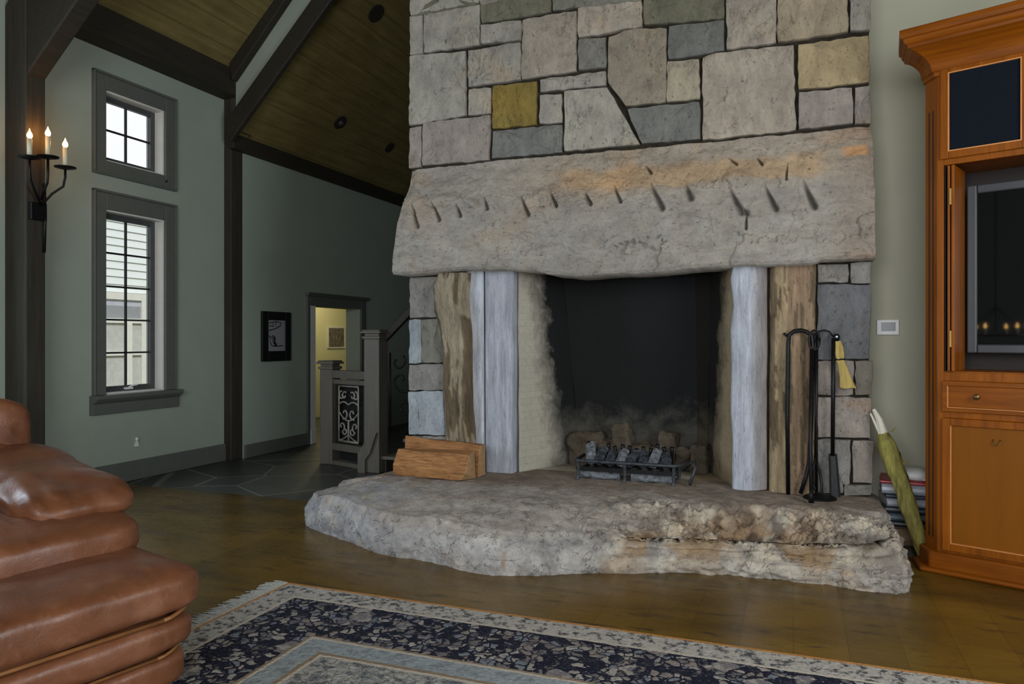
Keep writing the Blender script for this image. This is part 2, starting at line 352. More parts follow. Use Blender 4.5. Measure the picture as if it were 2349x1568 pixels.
# ================================================================== ROOM SHELL
WX = -6.36; EX = -6.25
RIDGE = -1.9; SL = 1.0
def mainz(x): return 4.65+SL*(x+6.1) if x < RIDGE else 4.65+SL*(RIDGE+6.1)-SL*(x-RIDGE)
def wingz(x): return 3.87+SL*(x+6.2)
struct(MB().box(-6.61, -3.2, -.06, 2.75, 5.56, 0).build('floor', M['floor']))
struct(MB().box(-9.0, 5.56, -.06, 2.75, 14.2, -.002).build('floor_entry', M['slate']))
# left wall with two visible windows and one added unseen for light on chair and floor
def wall_with_holes(name, x0, x1, y0, y1, z0, z1, holes, mat):
    mb = MB(); ys = sorted({y0, y1} | {h[0] for h in holes} | {h[1] for h in holes}); zs = sorted({z0, z1} | {h[2] for h in holes} | {h[3] for h in holes})
    for a, b in zip(ys, ys[1:]):
        run = None
        for c, d in zip(zs, zs[1:]):
            inside = any(h[0] <= a and b <= h[1] and h[2] <= c and d <= h[3] for h in holes)
            if not inside: run = (run[0], d) if run else (c, d)
            if inside or d == zs[-1]:
                if run: mb.box(x0, a, run[0], x1, b, run[1])
                run = None
    return struct(mb.build(name, mat))
LW = (5.41, 6.15, .90, 2.73); UW = (5.41, 6.15, 3.21, 3.91); NW = (1.8, 3.4, .9, 3.2)
wall_with_holes('wall_left', -6.61, WX, -3.2, 7.25, 0, 4.5, [LW, UW, NW], M['wall'])
DR = (8.63, 9.85, 0, 1.91)
wall_with_holes('wall_entry', -6.5, EX, 7.25, 14.0, 0, 3.9, [DR], M['wall'])
struct(MB().box(.505, 6.2, 0, 2.75, 6.4, 9.6).build('wall_back', M['wall_lit']))
struct(MB().box(2.6, -3.2, 0, 2.75, 6.2, 6.0).build('wall_right', M['wall']))
struct(MB().box(-6.61, -3.2, 0, 2.75, -3.0, 9.6).build('wall_front', M['wall']))
struct(MB().box(-9.0, 14.0, 0, -1.8, 14.2, 9.0).build('wall_far', M['wall']))
struct(MB().box(-1.9, 6.95, 0, -1.75, 14.0, 9.0).build('wall_stair', M['wall']))
# gable strip between the two roofs
xa, xb = -6.10, -1.9
struct(MB().prism([(xa, 6.96, wingz(xa)+.02), (xb, 6.96, wingz(xb)+.02), (xb, 6.96, mainz(xb)-.01), (xa, 6.96, mainz(xa))], (0, .07, 0)).build('wall_gable', M['wall']))
mb = MB(); a, r, b = -6.65, RIDGE, 2.8
mb.prism([(a, -3.2, mainz(a)), (r, -3.2, mainz(r)), (r, -3.2, mainz(r)+.1), (a, -3.2, mainz(a)+.1)], (0, 10.2, 0))
mb.prism([(r, -3.2, mainz(r)), (b, -3.2, mainz(b)), (b, -3.2, mainz(b)+.1), (r, -3.2, mainz(r)+.1)], (0, 10.2, 0))
struct(mb.build('ceiling', M['ceil']))
struct(MB().prism([(a, 7.255, wingz(a)), (-6.16, 7.255, wingz(-6.16)), (-6.16, 7.255, wingz(-6.16)+.1), (a, 7.255, wingz(a)+.1)], (0, 6.9, 0)).prism([(-6.25, 7.10, wingz(-6.25)), (-6.15, 7.10, wingz(-6.15)), (-6.15, 7.10, wingz(-6.15)+.1), (-6.25, 7.10, wingz(-6.25)+.1)], (0, .2, 0)).prism([(-6.16, 6.96, wingz(-6.16)), (-1.75, 6.96, wingz(-1.75)), (-1.75, 6.96, wingz(-1.75)+.1), (-6.16, 6.96, wingz(-6.16)+.1)], (0, 7.2, 0)).build('ceiling_entry', M['ceil']))
# baseboard on the left wall
struct(MB().box(WX, 4.60, 0, WX+.035, 7.05, .20).build('baseboard_left', M['trim_paint'], bevel=.008))
struct(MB().box(EX, 7.27, 0, EX+.03, 8.5, .16).build('baseboard_entry', M['trim_paint'], bevel=.006))
struct(MB().box(.52, 6.17, 0, 2.6, 6.2, .16).build('baseboard_back', M['trim_paint'], bevel=.006))

# windows
def window(name, H, rows, sill):
    y0, y1, z0, z1 = H; xg = -6.50
    root = struct(thing(name, None, None, (WX, (y0+y1)/2, z0)))
    t = .125; mb = MB(); top = .16 if sill else .14
    mb.box(WX, y0-t, z0-(0 if sill else t), WX+.03, y0, z1+top); mb.box(WX, y1, z0-(0 if sill else t), WX+.03, y1+t, z1+top)
    mb.box(WX, y0, z1, WX+.03, y1, z1+top)
    if not sill: mb.box(WX, y0, z0-t, WX+.03, y1, z0)
    # back band around the casing, corner blocks under the head
    mb.box(WX, y0-t-.02, z0-(0 if sill else t), WX+.045, y0-t, z1+top+.02); mb.box(WX, y1+t, z0-(0 if sill else t), WX+.045, y1+t+.02, z1+top+.02)
    mb.box(WX, y0-t-.02, z1+top, WX+.045, y1+t+.02, z1+top+.025)
    if not sill: mb.box(WX, y0-t-.02, z0-t-.02, WX+.045, y1+t+.02, z0-t)
    mb.build('window_casing', M['trim_paint'], root, bevel=.006)
    lin = MB()      # white painted reveal
    lin.box(xg-.02, y0, z0, WX-.001, y0+.015, z1); lin.box(xg-.02, y1-.015, z0, WX-.001, y1, z1); lin.box(xg-.02, y0+.015, z1-.015, WX-.001, y1-.015, z1); lin.box(xg-.02, y0+.015, z0, WX-.001, y1-.015, z0+.015)
    lin.build('window_reveal', M['white_paint'], root)
    s = MB(); w = .055; a0, a1, b0, b1 = y0+.015, y1-.015, z0+.015, z1-.015
    s.box(xg-.02, a0, b0, xg+.03, a0+w, b1); s.box(xg-.02, a1-w, b0, xg+.03, a1, b1); s.box(xg-.02, a0+w, b1-w, xg+.03, a1-w, b1); s.box(xg-.02, a0+w, b0, xg+.03, a1-w, b0+w)
    s.build('sash_frame', M['sash'], root, bevel=.005)
    m = MB(); g0, g1, h0, h1 = a0+w, a1-w, b0+w, b1-w; c = (g0+g1)/2
    m.box(xg-.008, c-.009, h0, xg+.014, c+.009, h1)
    for i in range(1, rows): zz = h0+(h1-h0)*i/rows; m.box(xg-.007, g0, zz-.009, xg+.013, g1, zz+.009)
    m.build('muntin_bars', M['muntin'], root)
    MB().box(xg-.004, g0, h0, xg, g1, h1).build('window_pane', M['glass'], root)
    if sill:
        q = MB(); q.prism([(WX, 0, z0), (WX+.11, 0, z0), (WX+.11, 0, z0-.035), (WX+.085, 0, z0-.06), (WX+.05, 0, z0-.085), (WX+.045, 0, z0-.19), (WX, 0, z0-.19)], (0, y1-y0+.34, 0))
        q.v = [(x, y+y0-.17, z) for x, y, z in q.v]; q.build('window_sill', M['trim_paint'], root, bevel=.004)
        cr = MB(); cr.box(xg+.03, c-.045, z0+.03, xg+.06, c+.045, z0+.05); cr.tube([(xg+.05, c, z0+.05), (xg+.09, c+.01, z0+.07), (xg+.10, c+.06, z0+.075)], .008); cr.build('window_crank', M['white_plastic'], root)
    else:
        MB().lathe([(.0, 0), (.014, 0), (.014, .008), (.0, .01)], (WX+.03, y1+.0, z0-.06), 10, 'X').build('window_latch', M['knob_brass'], root)
    return root
window('window_1', LW, 5, True)
window('window_2', UW, 2, False)
window('window_added', NW, 3, True)  # unseen window, added to light the chair and floor
# doorway in the entry wall
d1 = struct(thing('door_1', None, None, (EX, 9.24, 0)))
mb = MB(); mb.box(EX, DR[0]-.13, 0, EX+.03, DR[0]-.07, DR[3]+.13); mb.box(EX, DR[1], 0, EX+.03, DR[1]+.12, DR[3]+.13); mb.box(EX, DR[0]-.07, DR[3], EX+.03, DR[1], DR[3]+.13)
mb.prism([(EX, DR[0]-.16, DR[3]+.13), (EX+.05, DR[0]-.16, DR[3]+.13), (EX+.08, DR[0]-.16, DR[3]+.18), (EX, DR[0]-.16, DR[3]+.18)], (0, 1.54, 0))
mb.build('door_casing', M['trim_paint'], d1, bevel=.005)
mb = MB(); mb.box(EX, DR[0]-.07, 0, EX+.028, DR[0]+.05, DR[3]); mb.box(EX+.028, DR[0]-.07, 0, EX+.04, DR[0]+.05, .2)  # hall light on the near casing put into its white colour
tag(mb.build('door_jamb', M['white_paint'], d1, bevel=.004), 'door jamb with plinth block, hall light put into its pale colour')
# lit hall beyond
struct(MB().box(-8.4, 8.0, 0, -8.25, 14.0, 2.6).build('wall_hall', M['yellow_wall']))
struct(MB().box(-8.4, 7.9, 0, -6.5, 8.0, 2.6).build('wall_hall_end', M['yellow_wall']))
struct(MB().box(-8.4, 7.9, 2.6, -6.5, 14.0, 2.7).build('ceiling_hall', M['white_paint']))
l = bpy.data.lights.new('hall_ceiling_lamp', 'POINT'); l.energy = 22; l.color = (1, .87, .55); l.shadow_soft_size = .15
lo = bpy.data.objects.new('hall_ceiling_lamp', l); COL.objects.link(lo); lo.location = (-7.3, 11.2, 2.35)
p0 = onX(752, 752, -8.25); p1 = onX(788, 795, -8.25)
pk = NT('small_abstract_print'); xx, yy, zz = pk.sep(); nn = pk.noise(4, 4, .6, .5, pk.mapping((1, 9, 2)))
M['print'] = pk.done(pk.ramp(nn, [(.30, (.30, .22, .03, 1)), (.45, (.05, .035, .02, 1)), (.52, (.30, .26, .22, 1)), (.68, (.05, .02, .025, 1))]), .5)
hp = thing('small_print', 'small brown and gold print on the yellow wall beyond the doorway', 'picture', (-8.24, p0.y, p1.z))
MB().box(-8.25, p0.y, p1.z, -8.235, p1.y, p0.z).build('print_sheet', M['print'], hp)
q = MB(); t = .025
q.box(-8.25, p0.y-t, p1.z-t, -8.225, p0.y, p0.z+t); q.box(-8.25, p1.y, p1.z-t, -8.225, p1.y+t, p0.z+t); q.box(-8.25, p0.y, p0.z, -8.225, p1.y, p0.z+t); q.box(-8.25, p0.y, p1.z-t, -8.225, p1.y, p1.z)
q.build('print_frame', M['white_paint'], hp)

# ================================================================== TIMBER FRAME
def timber(name, mb, mat, label, cat, bevel=.012): return tag(mb.build(name, mat, bevel=bevel), label, cat)
timber('timber_post', MB().prism([(WX, 4.42, 0), (-6.10, 4.42, 0), (-6.10, 4.42, 4.62), (WX, 4.42, 4.32)], (0, .18, 0)), M['timber_z'], 'dark timber post carrying the candle sconce, left of the windows', 'post')
timber('timber_post', MB().box(WX, 7.05, 0, -6.25, 7.25, 4.48), M['timber_z'], 'slim dark timber post between the window wall and the entry', 'post')
kb = MB(); kb.prism([(-6.10, 4.425, 3.70), (-4.6, 4.425, 5.06), (-5.0, 4.425, 5.5), (-6.10, 4.425, 4.6)], (0, .17, 0))
kbo = timber('knee_brace', kb, M['timber_y'], 'dark diagonal timber brace rising from the top of the sconce post', 'brace')
timber('eave_beam', MB().box(WX, 4.60, 4.30, -6.10, 7.04, 4.60), M['timber_y'], 'wide dark timber beam along the top of the window wall', 'beam')
timber('eave_beam', MB().box(EX, 7.0, 3.70, -6.17, 13.9, 3.88), M['timber_y'], 'dark timber beam between the entry wall and its plank ceiling', 'beam')
def rafter(lab, a0, a1, b0, b1, Y, th, ext, bk=0.0):
    A0, A1 = onY(*a0, Y), onY(*a1, Y); B0, B1 = (Vector((q.x, Y, q.z)) for q in (onY(*b0, Y+th), onY(*b1, Y+th)))
    A0 = A0-(A1-A0)*bk; B0 = B0-(B1-B0)*bk; A2 = A0+(A1-A0)*ext; B2 = B0+(B1-B0)*ext; A0 = A0+Vector((0, 0, .04)); A2 = A2+Vector((0, 0, .04))
    timber('rafter', MB().prism([A0, A2, B2, B0], (0, th, 0)), M['timber_y'], lab, 'rafter')
rafter('upper dark timber rafter at the end of the main ceiling', (523, 141), (619, 6), (544, 190), (668, 6), 6.86, .10, 3.0)
rafter('lower dark timber rafter edging the entry ceiling', (541, 250), (714, 6), (557, 299), (768, 6), 6.89, .07, 2.6, .10)

# recessed lights in the entry ceiling
nrm = Vector((SL, 0, -1)).normalized(); tx = Vector((1, 0, SL)).normalized()
def rec_light(px, py, r, lab, eye):
    P = onp(px, py, (-6.2, 0, 3.87), (-SL, 0, 1)); Rm = Matrix((tx, Vector((0, 1, 0)), nrm)).transposed()
    root = thing('recessed_light', lab, 'ceiling light', P, 'recessed lights in the entry ceiling')
    def disc(prof):
        m = MB(); m.lathe(prof, (0, 0, 0), 22); m.v = [tuple(P+Rm @ Vector(v)) for v in m.v]; return m
    disc([(r*.86, .0), (r, .0), (r, .012), (r*.9, .016), (r*.86, .016)]).build('trim_ring', M['timber_y'], root)
    disc([(0.001, .002), (r*.86, .002), (r*.86, .012), (r*.5, .008), (.001, .006)]).build('lamp_recess', M['muntin'], root)
    if eye: disc([(.001, .008), (r*.4, .008), (r*.3, .05), (.001, .055)]).build('lamp_eyeball', M['sash'], root)
rec_light(862, 30, .115, 'recessed ceiling light nearest the top of the stone chimney', False)
rec_light(780, 280, .10, 'recessed eyeball light in the middle of the entry ceiling', True)
rec_light(893, 338, .085, 'smaller recessed light low on the entry ceiling near the chimney', False)

# ================================================================== OUTSIDE
struct(MB().box(-30, -20, -.5, -6.7, 30, -.3).build('ground_outside', M['lawn']))
hx = -11.0; nh = thing('neighbour_house', 'white clapboard house seen through the tall left window', 'house', (hx, 9.5, -.3))
mb = MB(); z = -.3
ztop = onX(286, 452, hx).z
yw1 = onX(330, 600, hx).y+.05
while z < ztop:
    mb.prism([(hx, 3, z), (hx+.03, 3, z), (hx+.008, 3, z+.135), (hx, 3, z+.135)], (0, 12, 0)); z += .135
mb.box(hx-.2, 3, -.3, hx, 15, ztop); mb.build('clapboard_siding', M['siding'], nh)
a = onX(232, 668, hx+.05); b = onX(333, 668, hx+.05); b2 = onX(333, 885, hx+.05)
y0, y1 = a.y-1.0, b.y; zt, zb = a.z, onX(286, 888, hx).z-.5
fr = MB(); fr.box(hx, y0, zt-.12, hx+.08, y1, zt); fr.box(hx, y1-.10, zb, hx+.08, y1, zt-.12)
zm = onX(286, 733, hx).z; fr.box(hx, y0, zm-.06, hx+.08, y1-.10, zm+.02); zm2 = onX(286, 808, hx).z; fr.box(hx, y0, zm2-.05, hx+.08, y1-.10, zm2)
ym = onX(284, 800, hx).y; fr.box(hx, ym-.01, zb, hx+.09, ym+.10, zm-.06)
fr.build('window_surround', M['white_paint'], nh)
zc = onX(286, 702, hx).z
tag(MB().box(hx, y0, zc, hx+.045, y1-.1, zt-.12).build('roller_blind', plain('pale_lilac_blind', (.50, .52, .62), .8), nh), 'pale lilac blind')
MB().box(hx, y0, zm, hx+.044, y1-.1, zc).build('dark_pane', M['grey_glass'], nh)
MB().box(hx, y0, zb, hx+.043, y1-.1, zm-.06).build('lower_pane', plain('pale_curtained_pane', (.52, .54, .53), .6), nh)

# ================================================================== FIREPLACE
FY = 5.80
fp = thing('fireplace', 'massive stone fireplace with a single rough lintel, dark joints and sooted firebox', 'fireplace', (-1.3, FY, .33))
UP = [
 ([(944, -40), (1100, -40), (1100, 5), (1084, 10), (944, 36)], 'g'), ([(1104, -40), (1262, -40), (1264, 26), (1196, 40), (1106, 54)], 'o'),
 ([(1267, -40), (1480, -40), (1470, 2), (1424, 8), (1268, 24)], 'd'), ([(943, 39), (970, 36), (970, 123), (943, 127)], 'g'),
 ([(974, 34), (1101, 11), (1101, 103), (974, 121)], 'g'), ([(1105, 60), (1196, 49), (1196, 92), (1104, 101)], 'g'),
 ([(1200, 47), (1323, 25), (1322, 163), (1198, 182)], 't'), ([(1327, 22), (1472, 5), (1472, 62), (1329, 88)], 't'),
 ([(1478, -40), (1661, -40), (1661, 43), (1478, 57)], 'o'), ([(1328, 92), (1390, 87), (1390, 156), (1328, 161)], 'd'),
 ([(1397, 86), (1450, 68), (1529, 66), (1527, 234), (1436, 243), (1396, 190)], 'r'), ([(1535, 62), (1661, 47), (1661, 116), (1534, 136)], 'b'),
 ([(1668, -40), (1778, -40), (1780, 98), (1668, 114)], 't'), ([(1785, -40), (1943, -40), (1945, 74), (1785, 97)], 'o2'),
 ([(1949, -40), (1997, -40), (1994, 71), (1951, 72)], 'g'), ([(1532, 141), (1603, 136), (1605, 227), (1530, 234)], 'p'),
 ([(1613, 134), (1640, 124), (1820, 105), (1825, 299), (1613, 322)], 't'), ([(1831, 104), (1992, 82), (1994, 188), (1832, 205)], 'y2'),
 ([(1833, 213), (1954, 203), (1956, 283), (1833, 297)], 'm'), ([(1962, 201), (1995, 196), (1996, 284), (1962, 285)], 'm'),
 ([(942, 131), (1068, 118), (1069, 264), (941, 288)], 'g'), ([(1076, 118), (1195, 99), (1194, 183), (1076, 199)], 'g'),
 ([(1076, 206), (1126, 202), (1126, 260), (1075, 264)], 'g'), ([(1131, 199), (1231, 187), (1230, 286), (1131, 295)], 'y'),
 ([(1240, 185), (1390, 165), (1390, 195), (1240, 211)], 'g'), ([(1239, 219), (1288, 216), (1289, 281), (1239, 283)], 'g'),
 ([(1296, 211), (1392, 201), (1468, 331), (1296, 347)], 'l'), ([(1440, 252), (1604, 235), (1607, 319), (1474, 330)], 'b'),
 ([(942, 294), (967, 289), (966, 383), (940, 386)], 'm'), ([(972, 284), (1125, 265), (1122, 367), (971, 380)], 'm'),
 ([(1131, 302), (1289, 287), (1289, 349), (1129, 363)], 'b'),
 # beside the opening, left
 ([(942, 637), (1004, 635), (1003, 727), (942, 729)], 'v'), ([(942, 734), (966, 733), (967, 831), (941, 833)], 'bl'), ([(969, 733), (1006, 731), (1018, 800), (1018, 830), (970, 831)], 'd'),
 ([(940, 837), (1018, 835), (1018, 893), (939, 894)], 'v'), ([(939, 898), (961, 898), (962, 995), (941, 996)], 'bl'), ([(963, 898), (1018, 897), (1022, 997), (963, 996)], 'bl'), ([(940, 1001), (1022, 1001), (1024, 1078), (941, 1076)], 'v'),
 # beside the opening, right
 ([(1875, 607), (1945, 606), (1945, 647), (1876, 648)], 'v'), ([(1951, 604), (1999, 600), (1996, 650), (1953, 650)], 'v'), ([(1876, 653), (1996, 653), (1994, 822), (1876, 824)], 'n'),
 ([(1876, 828), (1958, 828), (1957, 905), (1876, 905)], 'm'), ([(1962, 828), (2002, 828), (1998, 905), (1962, 906)], 'v2'), ([(1876, 910), (1998, 912), (1996, 1003), (1876, 1002)], 'm'),
 ([(1876, 1007), (1950, 1008), (1949, 1108), (1932, 1110), (1932, 1130), (1876, 1130)], 'v'), ([(1957, 1010), (2003, 1010), (1999, 1108), (1957, 1106)], 'm'), ([(1936, 1112), (2000, 1112), (1998, 1134), (1936, 1136)], 'd')]
TINT = dict(g=(.33, .315, .285), o=(.17, .165, .125), o2=(.32, .27, .20), d=(.20, .20, .175), t=(.36, .32, .275), r=(.31, .275, .225), b=(.175, .18, .175), p=(.39, .35, .28), y2=(.36, .29, .18), m=(.295, .265, .245),
            y=(.235, .18, .052), l=(.37, .355, .315), v=(.24, .235, .23), v2=(.20, .19, .165), bl=(.32, .36, .41), n=(.145, .15, .165))
stones = MB()
def add_stone(poly, col, Y=FY, depth=.07):
    rnd = random.Random(len(stones.v)); n = len(poly); pts = []
    c = sum(poly, Vector((0, 0, 0)))/n
    for i in range(n):
        a, b = poly[i], poly[(i+1) % n]; m = max(2, int((b-a).length/.05))
        pv, nx = poly[i-1], b
        for j in range(m):
            p = a.lerp(b, j/m); amp = .0 if j == 0 else .006
            if j == 0: p = p+(c-p).normalized()*.004
            p = p+Vector((rnd.uniform(-1, 1)*amp, 0, rnd.uniform(-1, 1)*amp)); pts.append(p)
    r = rnd.uniform(0, .018); k = len(pts)
    def inset(p, d): v = c-p; return p+v.normalized()*min(d, v.length*.4)
    rings = [[Vector((p.x, Y+.05, p.z)) for p in pts], [Vector((p.x, Y+.005-r, p.z)) for p in pts],
             [Vector((q.x, Y-.007-r+rnd.uniform(-1, 1)*.003, q.z)) for q in (inset(p, .004) for p in pts)],
             [Vector((q.x, Y-.012-r+fbm(q.x*5, q.z*5, 3.1, 4)*.016, q.z)) for q in (inset(p, .07) for p in pts)]]
    vs = sum(rings, []); vs.append(Vector((c.x, Y-.016-r, c.z)))
    fs = [(i*k+j, i*k+(j+1) % k, (i+1)*k+(j+1) % k, (i+1)*k+j) for i in range(3) for j in range(k)]+[(3*k+j, 3*k+(j+1) % k, 4*k) for j in range(k)]
    stones.add(vs, fs, col)
# courses above the picture up to the roof
z = onY(1470, -45, FY).z+.01; rr = random.Random(3)
while z < 5.75:
    hgt = rr.uniform(.28, .48); x = -3.15
    while x < .48:
        w = min(rr.uniform(.35, .9), .50-x)
        if .50-(x+w) < .2: w = .50-x
        j = rr.choice('gtomdg'); add_stone([Vector((x+.01, 0, z+.01)), Vector((x+w-.01, 0, z+.01)), Vector((x+w-.01, 0, z+hgt-.01)), Vector((x+.01, 0, z+hgt-.01))], TINT[j]); x += w
    z += hgt
for poly, t in UP:
    mx_ = sum(p[0] for p in poly)/len(poly); my_ = sum(p[1] for p in poly)/len(poly)
    P = [onY(x+(1.3 if x > mx_ else -1.3), y+(1.3 if y > my_ else -1.3), FY) for x, y in poly]
    if poly[0][1] > 500 and poly[0][0] < 1500 and t == 'v' and poly[0] == (942, 637): stones.build('stone_facing', M['facing'], fp); stones = MB()
    if poly[0] == (1875, 607): stones.build('stone_facing', M['facing'], fp); stones = MB()
    j = random.uniform(.95, 1.06); add_stone(P, tuple(v*j*1.16 for v in TINT[t]))
stones.build('stone_facing', M['facing'], fp)
core = MB(); XL, XR, OL, OR_ = -3.15, .50, -2.10, -.47
core.box(XL, FY+.02, .30, OL-.12, 6.80, 2.25); core.box(OR_+.10, FY+.02, .30, XR, 6.80, 2.25); core.box(XL, FY+.02, 2.25, XR, 6.80, 6.30); core.box(OL-.12, 6.62, .30, OR_+.10, 6.80, 2.25)
core.build('mortar_core', M['mortar'], fp)
# firebox lining: splayed sides, back leaning forward, floor
BY = 6.56; bl, br_ = -1.84, -.70; zf = .315
fb = MB()
def side(x0, x1, flip):
    # x0 at the mouth, x1 at the back
    def P(i, j):
        t = i/24; s = j/24; z = zf+s*(2.25-zf); y = lerp(5.86, BY-.22*max(0, s-.3), t); x = lerp(x0, lerp(x1, x1-(.12 if not flip else -.05), s), t)
        return (x+fbm(x*2, y*4, z*4, 3)*.008, y, z)
    fb.grid(P, 25, 25)
side(-2.165, bl, False); side(-.415, br_, True)
def back(i, j):
    s = j/24; z = zf+s*(2.25-zf); x = lerp(lerp(bl, bl-.12, s), lerp(br_, br_+.05, s), i/24)
    return (x, BY-.22*max(0, s-.3)+fbm(x*3, z*3, 1, 3)*.015, z)
fb.grid(back, 25, 25)
fb.grid(lambda i, j: (lerp(lerp(-2.165, -.445, j/10), lerp(bl, br_, j/10), i/10), lerp(5.86, BY, i/10), zf+.012), 11, 11)
fb.build('firebox_lining', M['firebox'], fp, smooth=True)
# jamb stones
rr_b = random.Random(11)
for i in range(9):
    x = lerp(bl+.05, br_-.05, i/8); hgt = rr_b.uniform(.20, .42); mb = MB()
    superbox(mb, (x, 6.44+rr_b.uniform(-.03, .03), zf+hgt/2+.005), (rr_b.uniform(.075, .10), .08, hgt/2), 5, 8, None, 0, .035, 9.0, i*7.7); mb.build('loose_firebrick', M['rubble'], fp)
def jamb(name, L, R, col, mat, Y0=FY, bulge=.05, rough=.02, lab=None, nx=16, deep=6.05, soft=.16):
    mb = MB(); zs0 = min(p[1] for p in L+R); ys = max(p[1] for p in L+R); N = 60
    LW_ = [(p[1], p[0]) for p in L]; RW_ = [(p[1], p[0]) for p in R]
    def P(i, j):
        py = lerp(zs0, ys, i/N)
        if j == 0: px, d = interp(LW_, py), deep-Y0
        elif j == nx: px, d = interp(RW_, py), deep-Y0
        else:
            s = (j-1)/(nx-2); px = lerp(interp(LW_, py), interp(RW_, py), s)
            e = min(s, 1-s); d = -bulge*(1-(1-clamp(e/soft))**2)
        q = onY(px, py, Y0); f = fbm(q.x*7, q.z*2.2, 5.0+Y0, 4); g = fbm(q.x*16, q.z*4, 9.0, 3)
        if 0 < j < nx: d += -rough*f-rough*.5*g
        return (q.x+(rough*.4*f if j in (0, 1, nx-1, nx) else 0), Y0+d, q.z)
    def C(i, j): 
        q = fbm(j*.25, i*.06, len(name), 3); k = 1+.25*q; return tuple(v*k for v in col(i/N, j/nx)) if callable(col) else tuple(v*k for v in col)
    mb.grid(P, N+1, nx+1, col=C); o = mb.build(name, mat, fp, smooth=True)
    if lab: tag(o, lab)
    return o
jamb('jamb_stone', [(1005, 628), (995, 657), (997, 711), (1012, 769), (1017, 803), (1015, 887), (1019, 938), (1022, 1002), (1024, 1090)], [(1077, 626), (1075, 725), (1084, 803), (1083, 921), (1091, 1010), (1096, 1090)],
     lambda a, b: (.43, .39, .325) if fbm(b*4, a*2.5, 2, 4) > -.05 else (.20, .165, .12), M['jamb_rough'], FY-.03, .06, .035, 'wavy weathered brown and cream jamb stone', 22)
jamb('jamb_stone', [(1070, 620), (1074, 1090)], [(1108, 620), (1110, 1090)], (.56, .59, .63), M['jamb_smooth'], FY-.005, .004, .003, 'smooth pale strip of jamb stone', 10, 6.0, .1)
jamb('jamb_stone', [(1113, 618), (1114, 1092)], [(1179, 618), (1177, 1094)], (.46, .48, .53), M['jamb_smooth'], FY-.01, .012, .006, 'sawn blue-grey jamb stone left of the opening', 22, 6.0, .05)
jamb('jamb_stone', [(1681, 608), (1676, 640), (1682, 700), (1676, 760), (1679, 840), (1676, 930), (1680, 1010), (1679, 1120)], [(1760, 605), (1759, 1122)], lambda a, b: tuple(lerp(u, v, sst(.35, .95, b)) for u, v in zip((.56, .59, .65), (.30, .26, .24))), M['jamb_smooth'], FY-.01, .045, .012, 'rounded grey jamb stone right of the opening', 20, 6.0, .45)  # shading of the rounded face put into the colour, pale to brown
jamb('jamb_stone', [(1767, 605), (1764, 1132)], [(1871, 600), (1871, 1136)],
     lambda a, b: ((.46, .38, .27) if b < .4 else (.40, .30, .225)) if fbm(b*5, a*2.5, 7, 4) > -.15 else (.20, .16, .115), M['jamb_rough'], FY-.015, .03, .018, 'tan and rust streaked jamb stone behind the fire tools', 24, 6.0, .1)
# the great lintel
LT = [(908, 390), (932, 387), (1130, 364), (1466, 334), (1700, 313), (1999, 285), (2010, 284)]
LBm = [(905, 630), (940, 632), (1000, 626), (1060, 619), (1120, 620), (1170, 619), (1225, 622), (1262, 629), (1320, 635), (1360, 633), (1400, 629), (1480, 627), (1530, 623), (1580, 617), (1640, 613), (1700, 609), (1760, 609), (1840, 607), (1862, 606), (1885, 598), (2012, 594)]
NOTCH = [((949, 468), (961, 520), 5), ((996, 465), (1013, 506), 5), ((1050, 470), (1059, 496), 5), ((1113, 455), (1120, 480), 5), ((1196, 452), (1212, 492), 6), ((1263, 440), (1280, 474), 5), ((1345, 445), (1356, 468), 6), ((1408, 425), (1425, 464), 5), ((1492, 422), (1520, 478), 9), ((1572, 424), (1586, 456), 10),
         ((1672, 432), (1702, 488), 9), ((1702, 480), (1713, 490), 8), ((1714, 488), (1712, 526), 4), ((1754, 428), (1780, 480), 8), ((1842, 420), (1868, 474), 9), ((1478, 377), (1493, 396), 4), ((1670, 360), (1690, 375), 3), ((1736, 360), (1748, 376), 4), ((1807, 372), (1804, 412), 3)]
def notch(px, py):
    d = 0.0
    for (ax, ay), (bx, by), w in NOTCH:
        if abs(px-(ax+bx)/2) > 60: continue
        vx, vy = bx-ax, by-ay; t = clamp(((px-ax)*vx+(py-ay)*vy)/(vx*vx+vy*vy)); dx = px-ax-vx*t; dy = py-ay-vy*t
        e = sqrt(dx*dx+dy*dy); ww = w*(.45+.6*t); d = max(d, (1-clamp(e/ww/1.05))**.7*(.3+.7*sst(-.1, .6, t)))
    return d
lt = MB(); NU, NV = 700, 130
def lt_left(t): return interp([(0, 933), (.2, 931), (.35, 920), (.5, 913), (1.0, 908)], t)
def lt_right(t): return interp([(0, 1999), (.2, 2007), (1.0, 2007)], t)
def lt_px(i, j):
    t = clamp((j-1)/(NV-3)); s = clamp((i-1)/(NU-3)); px = lerp(lt_left(t), lt_right(t), s); top = interp(LT, px); bot = interp(LBm, px)
    return px, lerp(top, bot, t), s, t
def lt_P(i, j):
    px, py, s, t = lt_px(i, j)
    Y = FY-.045-.115*sst(0, .42, t)-.05*sst(.4, 1, t)
    e = min(s, 1-s); Y += .03*(1-sst(0, .025, e)); Y += .02*(1-sst(0, .03, 1-t))
    q = onY(px, py, FY-.12)
    n = fbm(q.x*2.2, q.z*2.6, .3, 5); n2 = fbm(q.x*9, q.z*9, 4, 4); n3 = noise.cell(Vector((q.x*2.1+.4*n, q.z*2.3+.3*n2, 0)))
    Y += -.030*n-.015*n2-.020*(n3-.5)*sst(.1, .4, t)
    Y += .055*notch(px, py)
    dp = [0, 0, 0]
    if j == 0: Y = FY+.03
    if j == NV-1: Y = FY+.25
    if i == 0 or i == NU-1: Y = FY+.2
    return (q.x+(.008*n2 if i < 2 or i > NU-3 else 0), Y, q.z+.003*n2)
